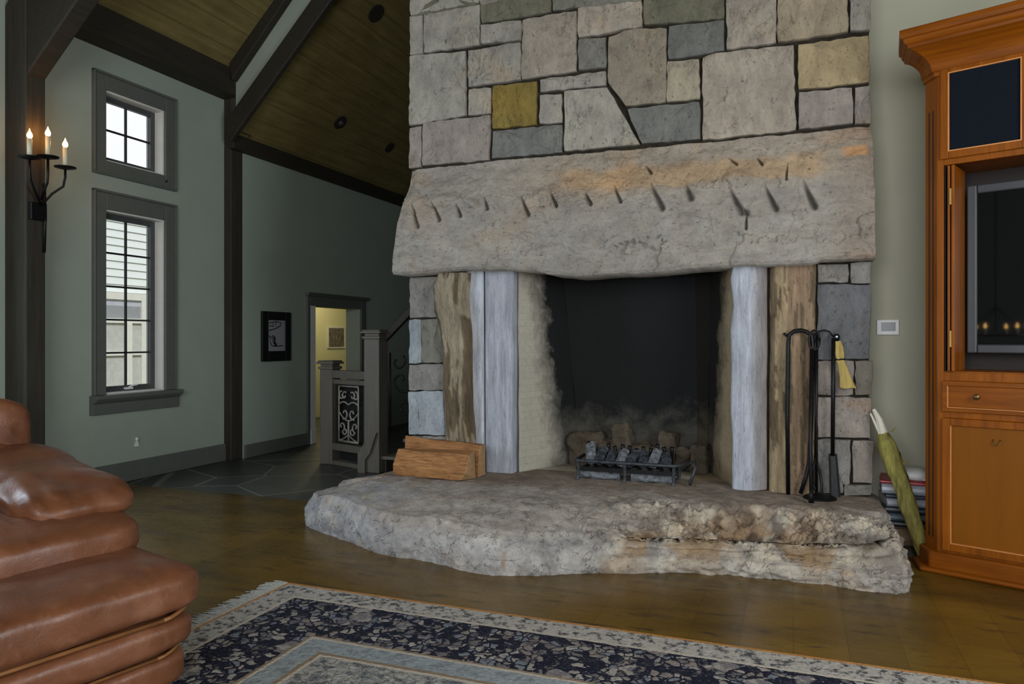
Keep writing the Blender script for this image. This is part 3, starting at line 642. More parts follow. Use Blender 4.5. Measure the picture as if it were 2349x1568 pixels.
def lt_C(i, j):
    px, py, s, t = lt_px(i, j); n = fbm(s*9, t*3, 1.0, 4); n2 = fbm(s*26, t*8, 7.0, 4)
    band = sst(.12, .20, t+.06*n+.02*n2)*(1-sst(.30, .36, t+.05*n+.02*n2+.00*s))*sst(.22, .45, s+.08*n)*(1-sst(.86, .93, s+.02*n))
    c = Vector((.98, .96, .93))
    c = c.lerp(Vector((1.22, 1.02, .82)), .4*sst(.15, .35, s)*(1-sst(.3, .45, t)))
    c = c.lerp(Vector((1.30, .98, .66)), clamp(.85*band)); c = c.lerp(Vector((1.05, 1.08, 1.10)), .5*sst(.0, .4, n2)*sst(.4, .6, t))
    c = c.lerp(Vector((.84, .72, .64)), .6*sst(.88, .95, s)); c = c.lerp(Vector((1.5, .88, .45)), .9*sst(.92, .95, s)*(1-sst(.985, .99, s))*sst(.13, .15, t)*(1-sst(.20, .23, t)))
    c = c.lerp(Vector((.72, .72, .74)), .45*sst(.25, .35, s)*(1-sst(.45, .6, s))*sst(.55, .75, t+.1*n))
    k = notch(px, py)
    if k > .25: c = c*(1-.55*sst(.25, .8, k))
    return tuple(c)
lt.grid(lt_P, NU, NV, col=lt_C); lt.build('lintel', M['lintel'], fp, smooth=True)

# ------------------------------------------------------------------ hearth slab
SB = [(-3.66, 5.0), (-3.56, 4.86), (-3.438, 4.756), (-3.005, 4.554), (-2.709, 4.385), (-2.429, 4.32), (-2.182, 4.315), (-1.843, 4.21), (-1.708, 4.207), (-1.476, 4.295), (-1.25, 4.41), (-1.061, 4.507), (-.919, 4.561), (-.628, 4.69), (-.363, 4.727), (.062, 4.741), (.30, 4.73), (.459, 4.715), (.60, 4.74), (.615, 4.80), (.635, 5.1), (.64, 5.5), (.62, 6.0), (.56, 6.15), (-.5, 6.16), (-1.5, 6.16), (-2.6, 6.16), (-3.15, 6.12), (-3.28, 5.9), (-3.33, 5.6), (-3.45, 5.35), (-3.62, 5.15)]
def closed_resample(pts, n):
    P = [Vector((x, y, 0)) for x, y in pts]; L = [(P[i]-P[(i+1) % len(P)]).length for i in range(len(P))]; T = sum(L); out = []
    for k in range(n):
        d = T*k/n; i = 0
        while d > L[i]: d -= L[i]; i += 1
        out.append(P[i].lerp(P[(i+1) % len(P)], d/L[i]))
    return out
NB = 860; rim = closed_resample(SB, NB)
for _ in range(5): rim = [(rim[i-1]+rim[i]*2+rim[(i+1) % NB])/4 for i in range(NB)]
LIPZ = [(-3.7, .215), (-3.3, .27), (-2.2, .275), (-1.8, .25), (-1.45, .205), (-1.0, .185), (-.6, .175), (0, .19), (.4, .235), (.65, .30)]
INS = [(-3.7, .06), (-2.5, .05), (-1.8, .10), (-1.4, .16), (-.9, .10), (-.4, .10), (.2, .10), (.6, .07)]
hb = MB(); RN = 88
spine = lambda p: Vector((clamp(p.x, -2.9, .05), 5.55 if p.x > -2.9 else 5.35, 0))
def cav(x, y):
    # weathered hollow with crusty rim near the right front, and a small pit at the right corner
    a = ((x+.22)/.46)**2+((y-5.02)/.17)**2; b = ((x-.42)/.085)**2+((y-4.84)/.075)**2; c = ((x+.95)/.28)**2+((y-4.82)/.10)**2
    return exp(-a*1.1), exp(-b*1.2), exp(-c)
def hb_P(i, j):
    p = rim[i]; nrm_ = (spine(p)-p); L = nrm_.length; nrm_.normalize(); back = sst(5.5, 5.9, p.y); lip = interp(LIPZ, p.x); ins = interp(INS, p.x)
    SIDE = 22
    wob = fbm(p.x*3.2, p.y*3.2, .7, 4)
    if j <= SIDE:
        t = j/SIDE; zz = lip*t; q = p+nrm_*(ins*t*t+.0*t); und = fbm(p.x*5, p.y*5, zz*9, 5)
        ledge = sst(-1.2, -.9, p.x)*(.050*sst(.50, .56, t+.04*und)-.03*sst(.70, .78, t+.05*und)+.03*sst(.86, .92, t+.1*wob))
        q = q+nrm_*(ledge-.022*und-.030*abs(fbm(p.x*9, p.y*9, zz*22, 4))*sst(-1.0, -.7, p.x)-.02*sin(pi*t)*sst(-3, -2, -p.x)+.02*wob*(1-t))
        if p.y > 5.0 and p.x < -3: q = q-nrm_*.0
        zz += .008*und*(t > 0.01)
        if j == 0: zz = 0
        return (q.x, q.y, zz)
    t = (j-SIDE)/(RN-SIDE); t = t**1.35; q = (p+nrm_*ins).lerp(spine(p), t); d = (q-p).length
    top = .335+.012*fbm(q.x*1.2, q.y*1.2, 2, 3)-.04*sst(-2.9, -3.6, q.x) if False else .33
    top -= .06*(1-sst(-3.7, -3.0, q.x))
    zz = lerp(lip, top, sst(0, .55 if p.y < 5.2 else .12, d))
    A, B, Cc = cav(q.x, q.y); crust = fbm(q.x*9, q.y*9, 1.2, 5); fine = fbm(q.x*26, q.y*26, 3, 4)
    zz -= .125*A+.13*B+.05*Cc; ring = A*(1-A)*4
    crag = abs(fbm(q.x*13, q.y*13, 5.5, 4)); zone = sst(-1.5, -.7, q.x)*(1-sst(5.15, 5.32, q.y))
    zz += ring*(.030*crust+.016*fine)*(1 if q.x > -1.2 else .2)+.018*fine*zone-.045*crag*zone*sst(.0, .25, fbm(q.x*2.3, q.y*3, 1.7, 3)+.15)
    zz += .010*crust*(1-sst(5.2, 5.6, q.y))*sst(-2.4, -1.4, q.x)+.012*fbm(q.x*3, q.y*3, 8, 4)*(1-sst(5.3, 5.6, q.y))+.004*fine
    if q.y > 5.68: zz = min(zz, .328)
    return (q.x, q.y, zz)
def hb_C(i, j):
    x, y, z = hb_P(i, j); A, B, Cc = cav(x, y); n = fbm(x*2.5, y*2.5, z*2, 5); n2 = fbm(x*8, y*8, z*8, 4)
    c = Vector((.46, .425, .385)); c = c.lerp(Vector((.33, .265, .215)), sst(4.95, 5.5, y+.3*n)*.85)      # trodden brown top
    c = c.lerp(Vector((.50, .50, .50)), (1-sst(.16, .26, z))*sst(-.4, -1.4, x+.3*n)*.9)
    c = c.lerp(Vector((.40, .41, .45)), .6*sst(-2.2, -3.0, x)*sst(.0, .3, n2+.2))
    crust = sst(.05, .30, n2+.15*A)*sst(-1.5, -.7, x)*(1-sst(5.2, 5.32, y))
    c = c.lerp(Vector((.72, .66, .54)), .85*crust); c = c.lerp(Vector((.36, .20, .08)), clamp(A*1.1)*sst(-.15, .25, n+.2)*.8)
    c = c.lerp(Vector((.10, .07, .045)), .9*sst(.05, .28, -n2)*clamp(A+.35*sst(-1.6, -1.0, x)*(1-sst(4.95, 5.3, y))))
    c = c.lerp(Vector((.40, .24, .09)), .6*sst(.1, .3, n)*sst(-1.3, -.9, x)*(1-sst(4.8, 4.95, y))*(1-sst(.18, .22, z)))
    c = c.lerp(Vector((.10, .07, .04)), clamp(B*1.3)*.9); c = c.lerp(Vector((.60, .585, .54)), .5*sst(-1.1, -.9, x)*(1-sst(.06, .12, z)))
    if abs(x+1.66) < .012 and .05 < z < .14: c = c.lerp(Vector((.42, .26, .13)), .5)
    c = c*(1.10+.22*fbm(x*14, y*14, z*14, 3)); return tuple(c)
hb.grid(hb_P, NB, RN+1, closed=True, col=hb_C)
hs = hb.build('hearth_slab', M['hearth'], smooth=True)
tag(hs, 'huge rough natural stone hearth slab lying in front of the fireplace opening', 'hearth')

# ------------------------------------------------------------------ fire grate with charred logs
g0 = onZ(1322, 1096, .33); g1 = onZ(1562, 1108, .33); GY = 5.73
gx0 = onY(1326, 1050, GY).x; gx1 = onY(1545, 1060, GY).x; GZ = .33
gr = thing('fire_grate', 'black iron basket grate standing in the firebox', 'grate', ((gx0+gx1)/2, GY, GZ))
mb = MB(); zt = onY(1430, 1062, GY).z
mb.tube([(gx0-.03, GY+.30, zt), (gx0-.03, GY+.03, zt), (gx0, GY, zt), (gx1, GY, zt), (gx1+.05, GY+.04, zt), (gx1+.06, GY+.30, zt)], .014, 8); mb.build('front_rail', M['iron_grey'], gr, True)
mb = MB(); mb.box(gx0-.02, GY+.01, GZ+.07, gx1+.03, GY+.03, GZ+.10); mb.box(gx0, GY+.28, GZ+.07, gx1, GY+.31, GZ+.10)
for i in range(9): x = lerp(gx0+.03, gx1-.03, i/8); mb.box(x-.009, GY+.03, GZ+.075, x+.009, GY+.28, GZ+.095)
mb.build('grate_bars', M['iron'], gr)
for x, y in [(gx0, GY+.01), ((gx0+gx1)/2, GY+.005), (gx1, GY+.01), (gx0, GY+.29), (gx1, GY+.29)]:
    mb = MB(); mb.tube([(x, y, zt if y < GY+.1 else GZ+.1), (x, y, GZ+.02), (x-.0, y-.03, GZ-.005)], .014, 8); mb.build('leg', M['iron_grey'], gr, True)
for i in range(13):
    x = lerp(gx0+.02, gx1-.05, i/12); h = zt+random.uniform(.06, .13); mb = MB()
    mb.tube([(x, GY+.24, GZ+.08), (x, GY+.25, h-.03), (x+random.uniform(-.01, .01), GY+.245, h)], [.011, .014, .018], 7); mb.build('basket_upright', M['iron'], gr, True)
mb = MB(); mb.tube([(gx1+.06, GY+.12, GZ+.10), (gx1+.13, GY+.05, zt+.03), (gx1+.16, GY+.03, GZ+.14), (gx1+.12, GY+.0, GZ+.01)], .012, 8); mb.build('end_scroll', M['iron_grey'], gr, True)
def rough_log(mb, a, b, r, seed, seg=14, n=18, flat=0):
    a, b = Vector(a), Vector(b); t = (b-a).normalized(); u = t.orthogonal().normalized(); w = t.cross(u)
    def P(i, k):
        q = a.lerp(b, i/(n-1)); an = 2*pi*k/seg; rr_ = r*(1+.28*fbm(cos(an)*1.2+seed, sin(an)*1.2, i*.25, 3)); return q+(u*cos(an)+w*sin(an))*rr_
    vs = [P(i, k) for i in range(n) for k in range(seg)]
    fs = [(i*seg+k, i*seg+(k+1) % seg, (i+1)*seg+(k+1) % seg, (i+1)*seg+k) for i in range(n-1) for k in range(seg)]+[tuple(range(seg))[::-1], tuple(range((n-1)*seg, n*seg))]
    return mb.add(vs, fs)
for i in range(8):
    x = lerp(gx0+.07, gx1-.08, i/7); mb = MB(); k = random.uniform(-.02, .02)
    rough_log(mb, (x+k, GY+.07, GZ+.14), (x-k, GY+.21, zt+.06+random.uniform(-.02, .05)), .040, i*3.1)
    lab = ['leftmost', 'second from left', 'third from left', 'fourth from left', 'fourth from right', 'third from right', 'second from right', 'rightmost'][i]
    tag(mb.build('charred_chunk', M['char'] if i % 3 else M['ash'], smooth=False), 'charred wood chunk in the fire grate, %s of the row' % lab, 'charcoal', 'charred chunks in the grate')
mb = MB(); rough_log(mb, (gx0+.0, GY-.015+.07, GZ+.035), ((gx0+gx1)/2-.05, GY+.07, GZ+.03), .032, 40); tag(mb.build('burnt_log', M['ash']), 'grey burnt log lying under the left half of the grate', 'log', 'burnt logs under the grate')
mb = MB(); rough_log(mb, ((gx0+gx1)/2+.04, GY+.07, GZ+.03), (gx1-.01, GY+.075, GZ+.035), .033, 60); tag(mb.build('burnt_log', M['ash']), 'grey burnt log lying under the right half of the grate', 'log', 'burnt logs under the grate')

# ------------------------------------------------------------------ firewood on the hearth
def firewood(poly0, poly1, name, lab, end):
    """split log: one profile at each end, lofted with wood-grain waviness"""
    n = len(poly0); N = 26; mb = MB()
    def P(i, k):
        t = i/(N-1); q = Vector(poly0[k]).lerp(Vector(poly1[k]), t); f = fbm(q.x*2.5, k*1.7, 3.3, 3); return q+Vector((0, .012*f, .012*f))
    vs = [P(i, k) for i in range(N) for k in range(n)]; fs = [(i*n+k, i*n+(k+1) % n, (i+1)*n+(k+1) % n, (i+1)*n+k) for i in range(N-1) for k in range(n)]+[tuple(range(n))[::-1]]
    mb.add(vs, fs); root = thing(name, lab, 'firewood', tuple(Vector(poly0[0])), 'firewood on the hearth'); mb.build('split_side', M['cut_wood'], root, bevel=.006)
    e = MB(); c = sum((Vector(p) for p in poly1), Vector())/n; d = (Vector(poly1[0])-Vector(poly0[0])).normalized()*.004
    e.add([Vector(p) for p in poly1]+[Vector(p)+d for p in poly1], [tuple(range(n, 2*n))]+[(k, (k+1) % n, n+(k+1) % n, n+k) for k in range(n)]); e.build('cut_end', M['cut_end'], root)
zb = .335
def wx(px, py, Y): p = onY(px, py, Y); return p.x, p.z
xA, _ = wx(910, 1060, 5.42); xB, _ = wx(1080, 1060, 5.36); zA = onY(910, 1029, 5.42).z; zB = onY(1080, 1035, 5.36).z
firewood([(xA, 5.36, zb), (xA+.01, 5.34, zb+.09), (xA+.02, 5.40, zA), (xA, 5.52, zA-.01), (xA, 5.54, zb)], [(xB-.05, 5.26, zb+.012), (xB, 5.25, zb+.07), (xB+.02, 5.28, zB-.02), (xB, 5.42, zB), (xB, 5.45, zb)], 'split_log', 'front piece of split orange firewood on the left end of the hearth', 'r')
xA, _ = wx(934, 1040, 5.62); xB, _ = wx(1108, 1050, 5.60); zA = onY(934, 998, 5.62).z; zB = onY(1108, 1018, 5.60).z
firewood([(xA, 5.56, zb), (xA, 5.57, zb+.12), (xA, 5.58, zA), (xA, 5.68, zA-.02), (xA, 5.68, zb)], [(xB, 5.50, zb), (xB, 5.50, zb+.12), (xB+.01, 5.52, zB), (xB, 5.64, zB-.01), (xB, 5.64, zb)], 'split_log', 'taller back piece of split firewood leaning against the jamb stones', 'r')

# ------------------------------------------------------------------ fire tools
TY = 5.70
def tp(px, py, Y=TY): return onY(px, py, Y)
hz = .335
st = thing('tool_stand', 'black iron fire tool stand with two looped hooks', 'stand', (tp(1868, 1100).x, TY, hz))
mb = MB(); c = tp(1880, 1100); mb.lathe([(.001, 0), (.11, 0), (.11, .008), (.09, .02), (.02, .03), (.001, .03)], (c.x, TY-.07, hz-.004), 24); mb.build('base', M['iron'], st)
MB().tube([(c.x-.02, TY, hz+.02), (c.x-.025, TY, tp(1866, 800).z)], .010).build('pole', M['iron'], st, True)
mb = MB(); a = tp(1870, 770); b = tp(1912, 772); mid = tp(1890, 757)
mb.tube([tp(1866, 800), a, tp(1878, 760), mid, tp(1902, 760), b], .007); mb.build('top_loop', M['iron'], st, True)
tg = thing('fire_tongs', 'black iron fire tongs, a tall inverted U leaning left of the other tools', 'fire tool', (tp(1836, 1120).x, TY, hz))
L0, R0 = tp(1808, 790), tp(1864, 790)
mb = MB(); pts = [(tp(1808, 1118).x, TY-.02, hz), tuple(tp(1806, 950)), tuple(L0), tuple(tp(1810, 768)), tuple(tp(1822, 759)), tuple(tp(1836, 757)), tuple(tp(1850, 760)), tuple(tp(1862, 770)), tuple(R0), tuple(tp(1862, 950)), tuple(tp(1856, 1060)), tuple(tp(1848, 1095)), (tp(1836, 1118).x, TY-.02, hz+.01)]
mb.tube(pts, .015, 8); mb.build('tong_arms', M['iron'], tg, True)
for a_, b_ in ((1797, 1806), (1870, 1862)): MB().tube([tp(a_, 764), tp(b_, 770)], .009).build('hinge_ear', M['iron'], tg, True)
pk_ = thing('fire_poker', 'long black poker with a ring handle, its tip reaching furthest forward on the hearth', 'fire tool', (tp(1860, 1150, 5.55).x, 5.5, hz))
mb = MB(); mb.tube([tp(1862, 800, 5.68), tp(1859, 1000, 5.62), (onZ(1861, 1150, hz+.01).x, onZ(1861, 1150, hz+.01).y, hz+.008)], [.013, .013, .012]); mb.build('shaft', M['iron'], pk_, True)
mb = MB(); cc_ = tp(1868, 780, 5.68); mb.tube([(cc_.x+.035*cos(t*pi/10), 5.68, cc_.z+.07*sin(t*pi/10)) for t in range(21)], .008); mb.build('handle_ring', M['iron'], pk_, True)
e = onZ(1861, 1150, hz+.01); mb = MB(); mb.tube([(e.x, e.y, hz+.09), (e.x, e.y-.004, hz+.004)], [.009, .020]); mb.build('tip', M['iron'], pk_, True)
lg = thing('log_grabber', 'thin black iron grabber ending in a pointed leaf-shaped loop beside the poker', 'fire tool', (tp(1880, 1135).x, TY, hz))
mb = MB(); mb.tube([tp(1874, 800), tp(1871, 1050)], .010); mb.build('shaft', M['iron'], lg, True)
mb = MB(); mb.tube([tp(1871, 1050), tp(1864, 1080), tp(1864, 1110), tp(1874, 1128), (tp(1884, 1135).x, TY-.05, hz+.012)], .009); mb.tube([tp(1871, 1050), tp(1880, 1078), tp(1885, 1110), (tp(1885, 1135).x, TY-.05, hz+.012)], .009); mb.build('grab_loop', M['iron'], lg, True)
sh = thing('ash_shovel', 'black ash shovel standing on its blade, rightmost of the tools', 'fire tool', (tp(1917, 1130).x, TY, hz))
mb = MB(); mb.tube([tp(1912, 775), tp(1911, 900), tp(1910, 1045)], .014); mb.build('shaft', M['iron'], sh, True)
A, B = tp(1903, 1040), tp(1918, 1040); D = tp(1926, 1132); E_ = tp(1905, 1132)
mb = MB(); mb.prism([A, B, (D.x, TY-.03, hz+.006), (E_.x, TY-.03, hz+.006)], (0, .010, 0)); mb.tube([A, (E_.x, TY-.03, hz+.01)], .006); mb.tube([B, (D.x, TY-.03, hz+.01)], .006); mb.build('blade', M['iron'], sh)
bh = thing('hearth_brush', 'yellow straw hearth brush hanging bristles down from the shovel top', 'brush', tuple(tp(1934, 885)))
c0 = tp(1919, 772); mb = MB(); mb.lathe([(.001, -.03), (.018, -.03), (.022, 0), (.016, .018), (.001, .022)], tuple(c0), 14); mb.build('handle_cap', M['iron'], bh, True)
c1 = Vector((c0.x, TY-.024, c0.z)); MB().lathe([(.001, -.008), (.008, -.004), (.008, .004), (.001, .008)], tuple(c1), 10).build('cap_stud', M['white_plastic'], bh, True)
def flat_loft(secs):
    mb = MB(); seg = 16; pts = []
    for (px0, px1, py) in secs:
        a, b = tp(px0, py), tp(px1, py); w = (b.x-a.x)/2; cx_ = (a.x+b.x)/2
        pts += [(cx_+w*cos(2*pi*k/seg), TY+.45*w*sin(2*pi*k/seg)*.9, a.z+.004*sin(5*k)) for k in range(seg)]
    n = len(secs); mb.add(pts, [(i*seg+k, i*seg+(k+1) % seg, (i+1)*seg+(k+1) % seg, (i+1)*seg+k) for i in range(n-1) for k in range(seg)]+[tuple(range(seg))[::-1], tuple(range((n-1)*seg, n*seg))]); return mb
flat_loft([(1915, 1929, 782), (1916, 1934, 795), (1915, 1937, 812), (1917, 1936, 822)]).build('straw_neck', M['straw'], bh)
MB().tube([tp(1915, 823), tp(1926, 825), tp(1939, 823)], .007).build('binding', M['iron'], bh)
flat_loft([(1917, 1937, 826), (1922, 1942, 838), (1926, 1953, 865), (1926, 1964, 889)]).build('bristles', M['straw'], bh)

# ------------------------------------------------------------------ thermostat and outlet
a = onY(2010, 733, 6.2); b = onY(2062, 768, 6.2)
th_ = thing('thermostat', 'small white thermostat with a grey display on the sage wall', 'thermostat', (a.x, 6.2, b.z))
MB().box(a.x, 6.172, b.z, b.x, 6.2, a.z).build('thermostat_body', M['white_plastic'], th_, bevel=.006)
w_ = b.x-a.x; h_ = a.z-b.z; MB().box(a.x+.2*w_, 6.168, b.z+.25*h_, b.x-.17*w_, 6.173, a.z-.17*h_).build('display', M['screen_grey'], th_)
o_ = onX(311, 1013, WX); ot = thing('wall_outlet', 'wall outlet with a white plug, low under the windows', 'outlet', tuple(o_))
MB().box(WX, o_.y-.04, o_.z-.06, WX+.008, o_.y+.04, o_.z+.06).build('cover_plate', M['wall'], ot, bevel=.004)
mb = MB(); mb.lathe([(.001, 0), (.02, 0), (.018, .02), (.001, .024)], (WX+.008, o_.y, o_.z+.03), 12, 'X'); mb.build('plug', M['white_plastic'], ot, True)
mb = MB(); mb.prism([(WX+.008, o_.y-.028, o_.z-.045), (WX+.008, o_.y+.028, o_.z-.045), (WX+.008, o_.y+.008, o_.z+.01), (WX+.008, o_.y-.002, o_.z+.01)], (.012, 0, 0)); mb.build('adapter', M['white_plastic'], ot)

# ------------------------------------------------------------------ framed drawing on the entry wall
fy0, fy1, fz0, fz1 = 7.57, 8.13, 1.165, 1.80
pf = thing('framed_drawing', 'black framed ink drawing with grey paper on the entry wall', 'picture', (EX, fy0, fz0))
mb = MB(); t = .11; q = EX+.035
mb.box(EX, fy0, fz0, q, fy0+t, fz1); mb.box(EX, fy1-t, fz0, q, fy1, fz1); mb.box(EX, fy0+t, fz0, q, fy1-t, fz0+t+.02); mb.box(EX, fy0+t, fz1-t, q, fy1-t, fz1); mb.build('frame', M['black_frame'], pf, bevel=.006)
MB().box(EX, fy0+t, fz0+t+.02, EX+.02, fy1-t, fz1-t).build('paper', plain('grey_paper', (.30, .31, .33), .8, var=.05), pf)
mb = MB(); pw, ph = fy1-fy0-2*t, fz1-fz0-2*t-.02; X_ = EX+.021
def dr(pts, r=.006): mb.tube([(X_, fy0+t+u*pw, fz0+t+.02+v*ph) for u, v in pts], r, 6)
dr([(.08, .90), (.45, .96), (.78, .92), (.72, .82), (.5, .74), (.3, .70), (.08, .66)]); dr([(.1, .82), (.3, .80), (.3, .9)]); dr([(.45, .94), (.47, .78)]); dr([(.05, .5), (.15, .42), (.14, .30), (.2, .2), (.35, .15), (.55, .16), (.9, .17)]); dr([(.18, .44), (.3, .5), (.42, .44), (.40, .3), (.5, .17)]); dr([(.3, .45), (.33, .30), (.45, .2)], .018)
mb.build('ink_drawing', M['black_frame'], pf)

# ------------------------------------------------------------------ staircase
stt = thing('staircase', 'dark staircase with newel posts and scrollwork balustrade behind the chimney', 'staircase', (-4.4, 7.05, 0))
def newel(x, y, s, ht, nm):
    mb = MB(); mb.box(x-s/2, y-s/2, 0, x+s/2, y+s/2, ht-.10); mb.build(nm, M['newel_paint'], stt, bevel=.008)
    q = MB(); z0 = ht-.10
    for a_, b_, w in [(0, .03, s/2+.015), (.03, .06, s/2-.005), (.06, .085, s/2+.03), (.085, .10, s/2+.015)]: q.box(x-w, y-w, z0+a_, x+w, y+w, z0+b_)
    q.build('newel_cap', M['newel_paint'], stt, bevel=.006)
NA = (-5.06, 7.34); NBp = (-4.27, 7.05)
newel(NA[0], NA[1], .17, 1.20, 'newel_post'); newel(NBp[0], NBp[1], .19, 1.55, 'newel_post')
def obox(mb, a, b, w, z0, z1):
    a = Vector((a[0], a[1], 0)); b = Vector((b[0], b[1], 0)); n = (b-a).normalized().cross(Vector((0, 0, 1)))*w/2
    return mb.prism([a+n+Vector((0, 0, z0)), b+n+Vector((0, 0, z0)), b-n+Vector((0, 0, z0)), a-n+Vector((0, 0, z0))], (0, 0, z1-z0))
va = Vector((NA[0]+.08, NA[1]-.03, 0)); vb = Vector((NBp[0]-.09, NBp[1]+.04, 0))
for w_, a_, b_ in ((.11, 1.00, 1.09), (.07, .93, .985), (.09, .17, .25), (.09, 0, .05)): obox(MB(), va, vb, w_, a_, b_).build('rail', M['newel_paint'], stt, bevel=.008)
obox(MB(), va, va+(vb-va)*.10, .07, .25, .93).build('side_stile', M['timber_z'], stt)
def scroll(mb, o, ux, flip=1, sc=1.0, w=.011):
    def S(cx_, cz, r0, r1, a0, a1, n=22):
        mb.tube([o+ux*((cx_+lerp(r0, r1, k/(n-1))*cos(lerp(a0, a1, k/(n-1))))*flip*sc)+Vector((0, 0, (cz+lerp(r0, r1, k/(n-1))*sin(lerp(a0, a1, k/(n-1))))*sc)) for k in range(n)], w, 6)
    return S
obox(MB(), va+Vector((.05, .055, 0)), vb+Vector((0, .055, 0)), .02, .05, .935).build('panel_backing', plain('near_black_panel', (.006, .006, .006), .7), stt)
pan = MB(); ux = (vb-va).normalized(); w = (vb-va).length; o = va+ux*(w*.40); half = w*.27
for sg in (1, -1):
    S = scroll(pan, o, ux, sg)
    S(.075, .60, .012, .07, 0, 5.2); S(half-.05, .80, .012, .055, 2.0, 8.0); S(.075, .80, .012, .05, 3.0, 8.6); S(half-.055, .45, .012, .06, -1.0, 4.6); S(.065, .40, .012, .05, 1.0, 6.2)
    pan.tube([o+ux*sg*half+Vector((0, 0, z_)) for z_ in (.28, .5, .72, .91)], .010, 6)
    pan.tube([o+ux*sg*x_+Vector((0, 0, z_)) for x_, z_ in [(half*q_/10, .70+.03*sin(pi*q_/10)) for q_ in range(11)]], .011, 6)
    pan.tube([o+ux*sg*x_+Vector((0, 0, z_)) for x_, z_ in [(half*q_/10, .52+.10*(q_/10)**2) for q_ in range(11)]], .009, 6)
    pan.tube([o+ux*sg*x_+Vector((0, 0, z_)) for x_, z_ in [(half*q_/10, .36-.07*sin(pi*.5*q_/10)) for q_ in range(11)]], .009, 6)
pan.tube([o+Vector((0, 0, .28)), o+Vector((0, 0, .52))], .012, 6); pan.tube([o-ux*half+Vector((0, 0, .28)), o+ux*half+Vector((0, 0, .28))], .013, 6); pan.tube([o-ux*half+Vector((0, 0, .91)), o+ux*half+Vector((0, 0, .91))], .011, 6)
pan.build('scroll_panel', plain('pale_wrought_iron', (.30, .29, .25), .5, .2, var=.35), stt, True)
mb = MB(); mb.prism([(NBp[0]-.02, NBp[1]-.13, .40), (NBp[0]+.08, NBp[1]-.13, .44), (NBp[0]+.0, NBp[1]-.13, .22), (NBp[0]-.06, NBp[1]-.13, .14), (NBp[0]-.06, NBp[1]-.13, 0), (NBp[0]-.15, NBp[1]-.13, 0), (NBp[0]-.15, NBp[1]-.13, .20)], (0, .04, 0)); mb.build('base_bracket', M['newel_paint'], stt)
for i in range(6):
    x = -4.15+.27*i; z = .18+.20*i
    MB().box(x-.03, 7.0, z-.035, x+.27, 8.0, z).build('tread', M['newel_paint'], stt, bevel=.006); MB().box(x, 7.03, z-.20 if i else 0, x+.02, 7.97, z-.035).build('riser', M['timber_z'], stt)
mb = MB(); mb.prism([(-4.30, 6.98, 0), (-2.4, 6.98, 1.40), (-2.4, 6.98, 1.75), (-4.30, 6.98, .30)], (0, .02, 0)); 
r0 = Vector((NBp[0]+.11, 7.05, 1.42)); r1 = r0+Vector((1.9, 0, 1.75))
q = MB(); q.prism([r0, r1, r1+Vector((0, 0, .10)), r0+Vector((0, 0, .10))], (0, .07, 0)); q.build('hand_rail', M['timber_y'], stt, bevel=.01)
q = MB()
for i in range(3):
    o2 = Vector((NBp[0]+.30+.36*i, 7.08, .55+.36*i)); S = scroll(q, o2, Vector((1, 0, 0)), 1, 1.0, .012)
    S(.0, .45, .02, .14, 0, 5.5); S(.05, .18, .02, .12, 1, 6.2); S(-.05, .65, .02, .10, 2, 7); q.tube([o2+Vector((-.14, 0, -.1)), o2+Vector((-.14, 0, .75))], .010, 6)
q.build('stair_scrollwork', M['iron'], stt, True)

# ------------------------------------------------------------------ candle sconce
sc_ = thing('candle_sconce', 'three armed black iron sconce with lit candle bulbs on the timber post', 'wall light', (-6.09, 4.51, 2.5))
MB().box(-6.10, 4.44, 2.47, -6.06, 4.585, 2.62).build('back_plate', M['iron'], sc_, bevel=.006)
MB().tube([(-6.075, 4.57, 2.8), (-6.07, 4.572, 2.47), (-6.08, 4.572, 2.2)], .012).build('back_rod', M['iron'], sc_, True)
for k, (x, y, z, zt) in enumerate([(-5.95, 4.345, 2.955, 3.115), (-5.95, 4.507, 2.995, 3.175), (-5.95, 4.668, 2.94, 3.118)]):
    mb = MB(); mb.tube([(-6.06, 4.53, 2.60+.05*(k == 1)), (-6.02, lerp(4.53, y, .5), 2.71), (-5.96, lerp(4.53, y, .92), 2.78), (x, y, 2.86), (x, y, z)], .010); mb.build('arm', M['iron'], sc_, True)
    MB().lathe([(.001, -.01), (.02, -.012), (.085, .004), (.088, .012), (.02, .004), (.001, .004)], (x, y, z), 24).build('drip_pan', M['iron'], sc_, True)
    ca = MB(); ca.lathe([(.001, 0), (.020, 0), (.020, zt-z), (.001, zt-z)], (x, y, z+.002), 16); cao = ca.build('candle_sleeve', M['candle'], sc_, True)
    bu = MB(); bu.lathe([(.001, 0), (.012, 0), (.022, .02), (.020, .04), (.008, .062), (.003, .08), (.001, .085)], (x, y, zt+.002), 14); bu.build('bulb', M['bulb'], cao, True)
    l = bpy.data.lights.new('sconce_bulb_light', 'POINT'); l.energy = 1.1; l.color = (1, .42, .10); l.shadow_soft_size = .03
    lo = bpy.data.objects.new('sconce_bulb_light', l); COL.objects.link(lo); lo.location = (x-.045, y, zt+.06)

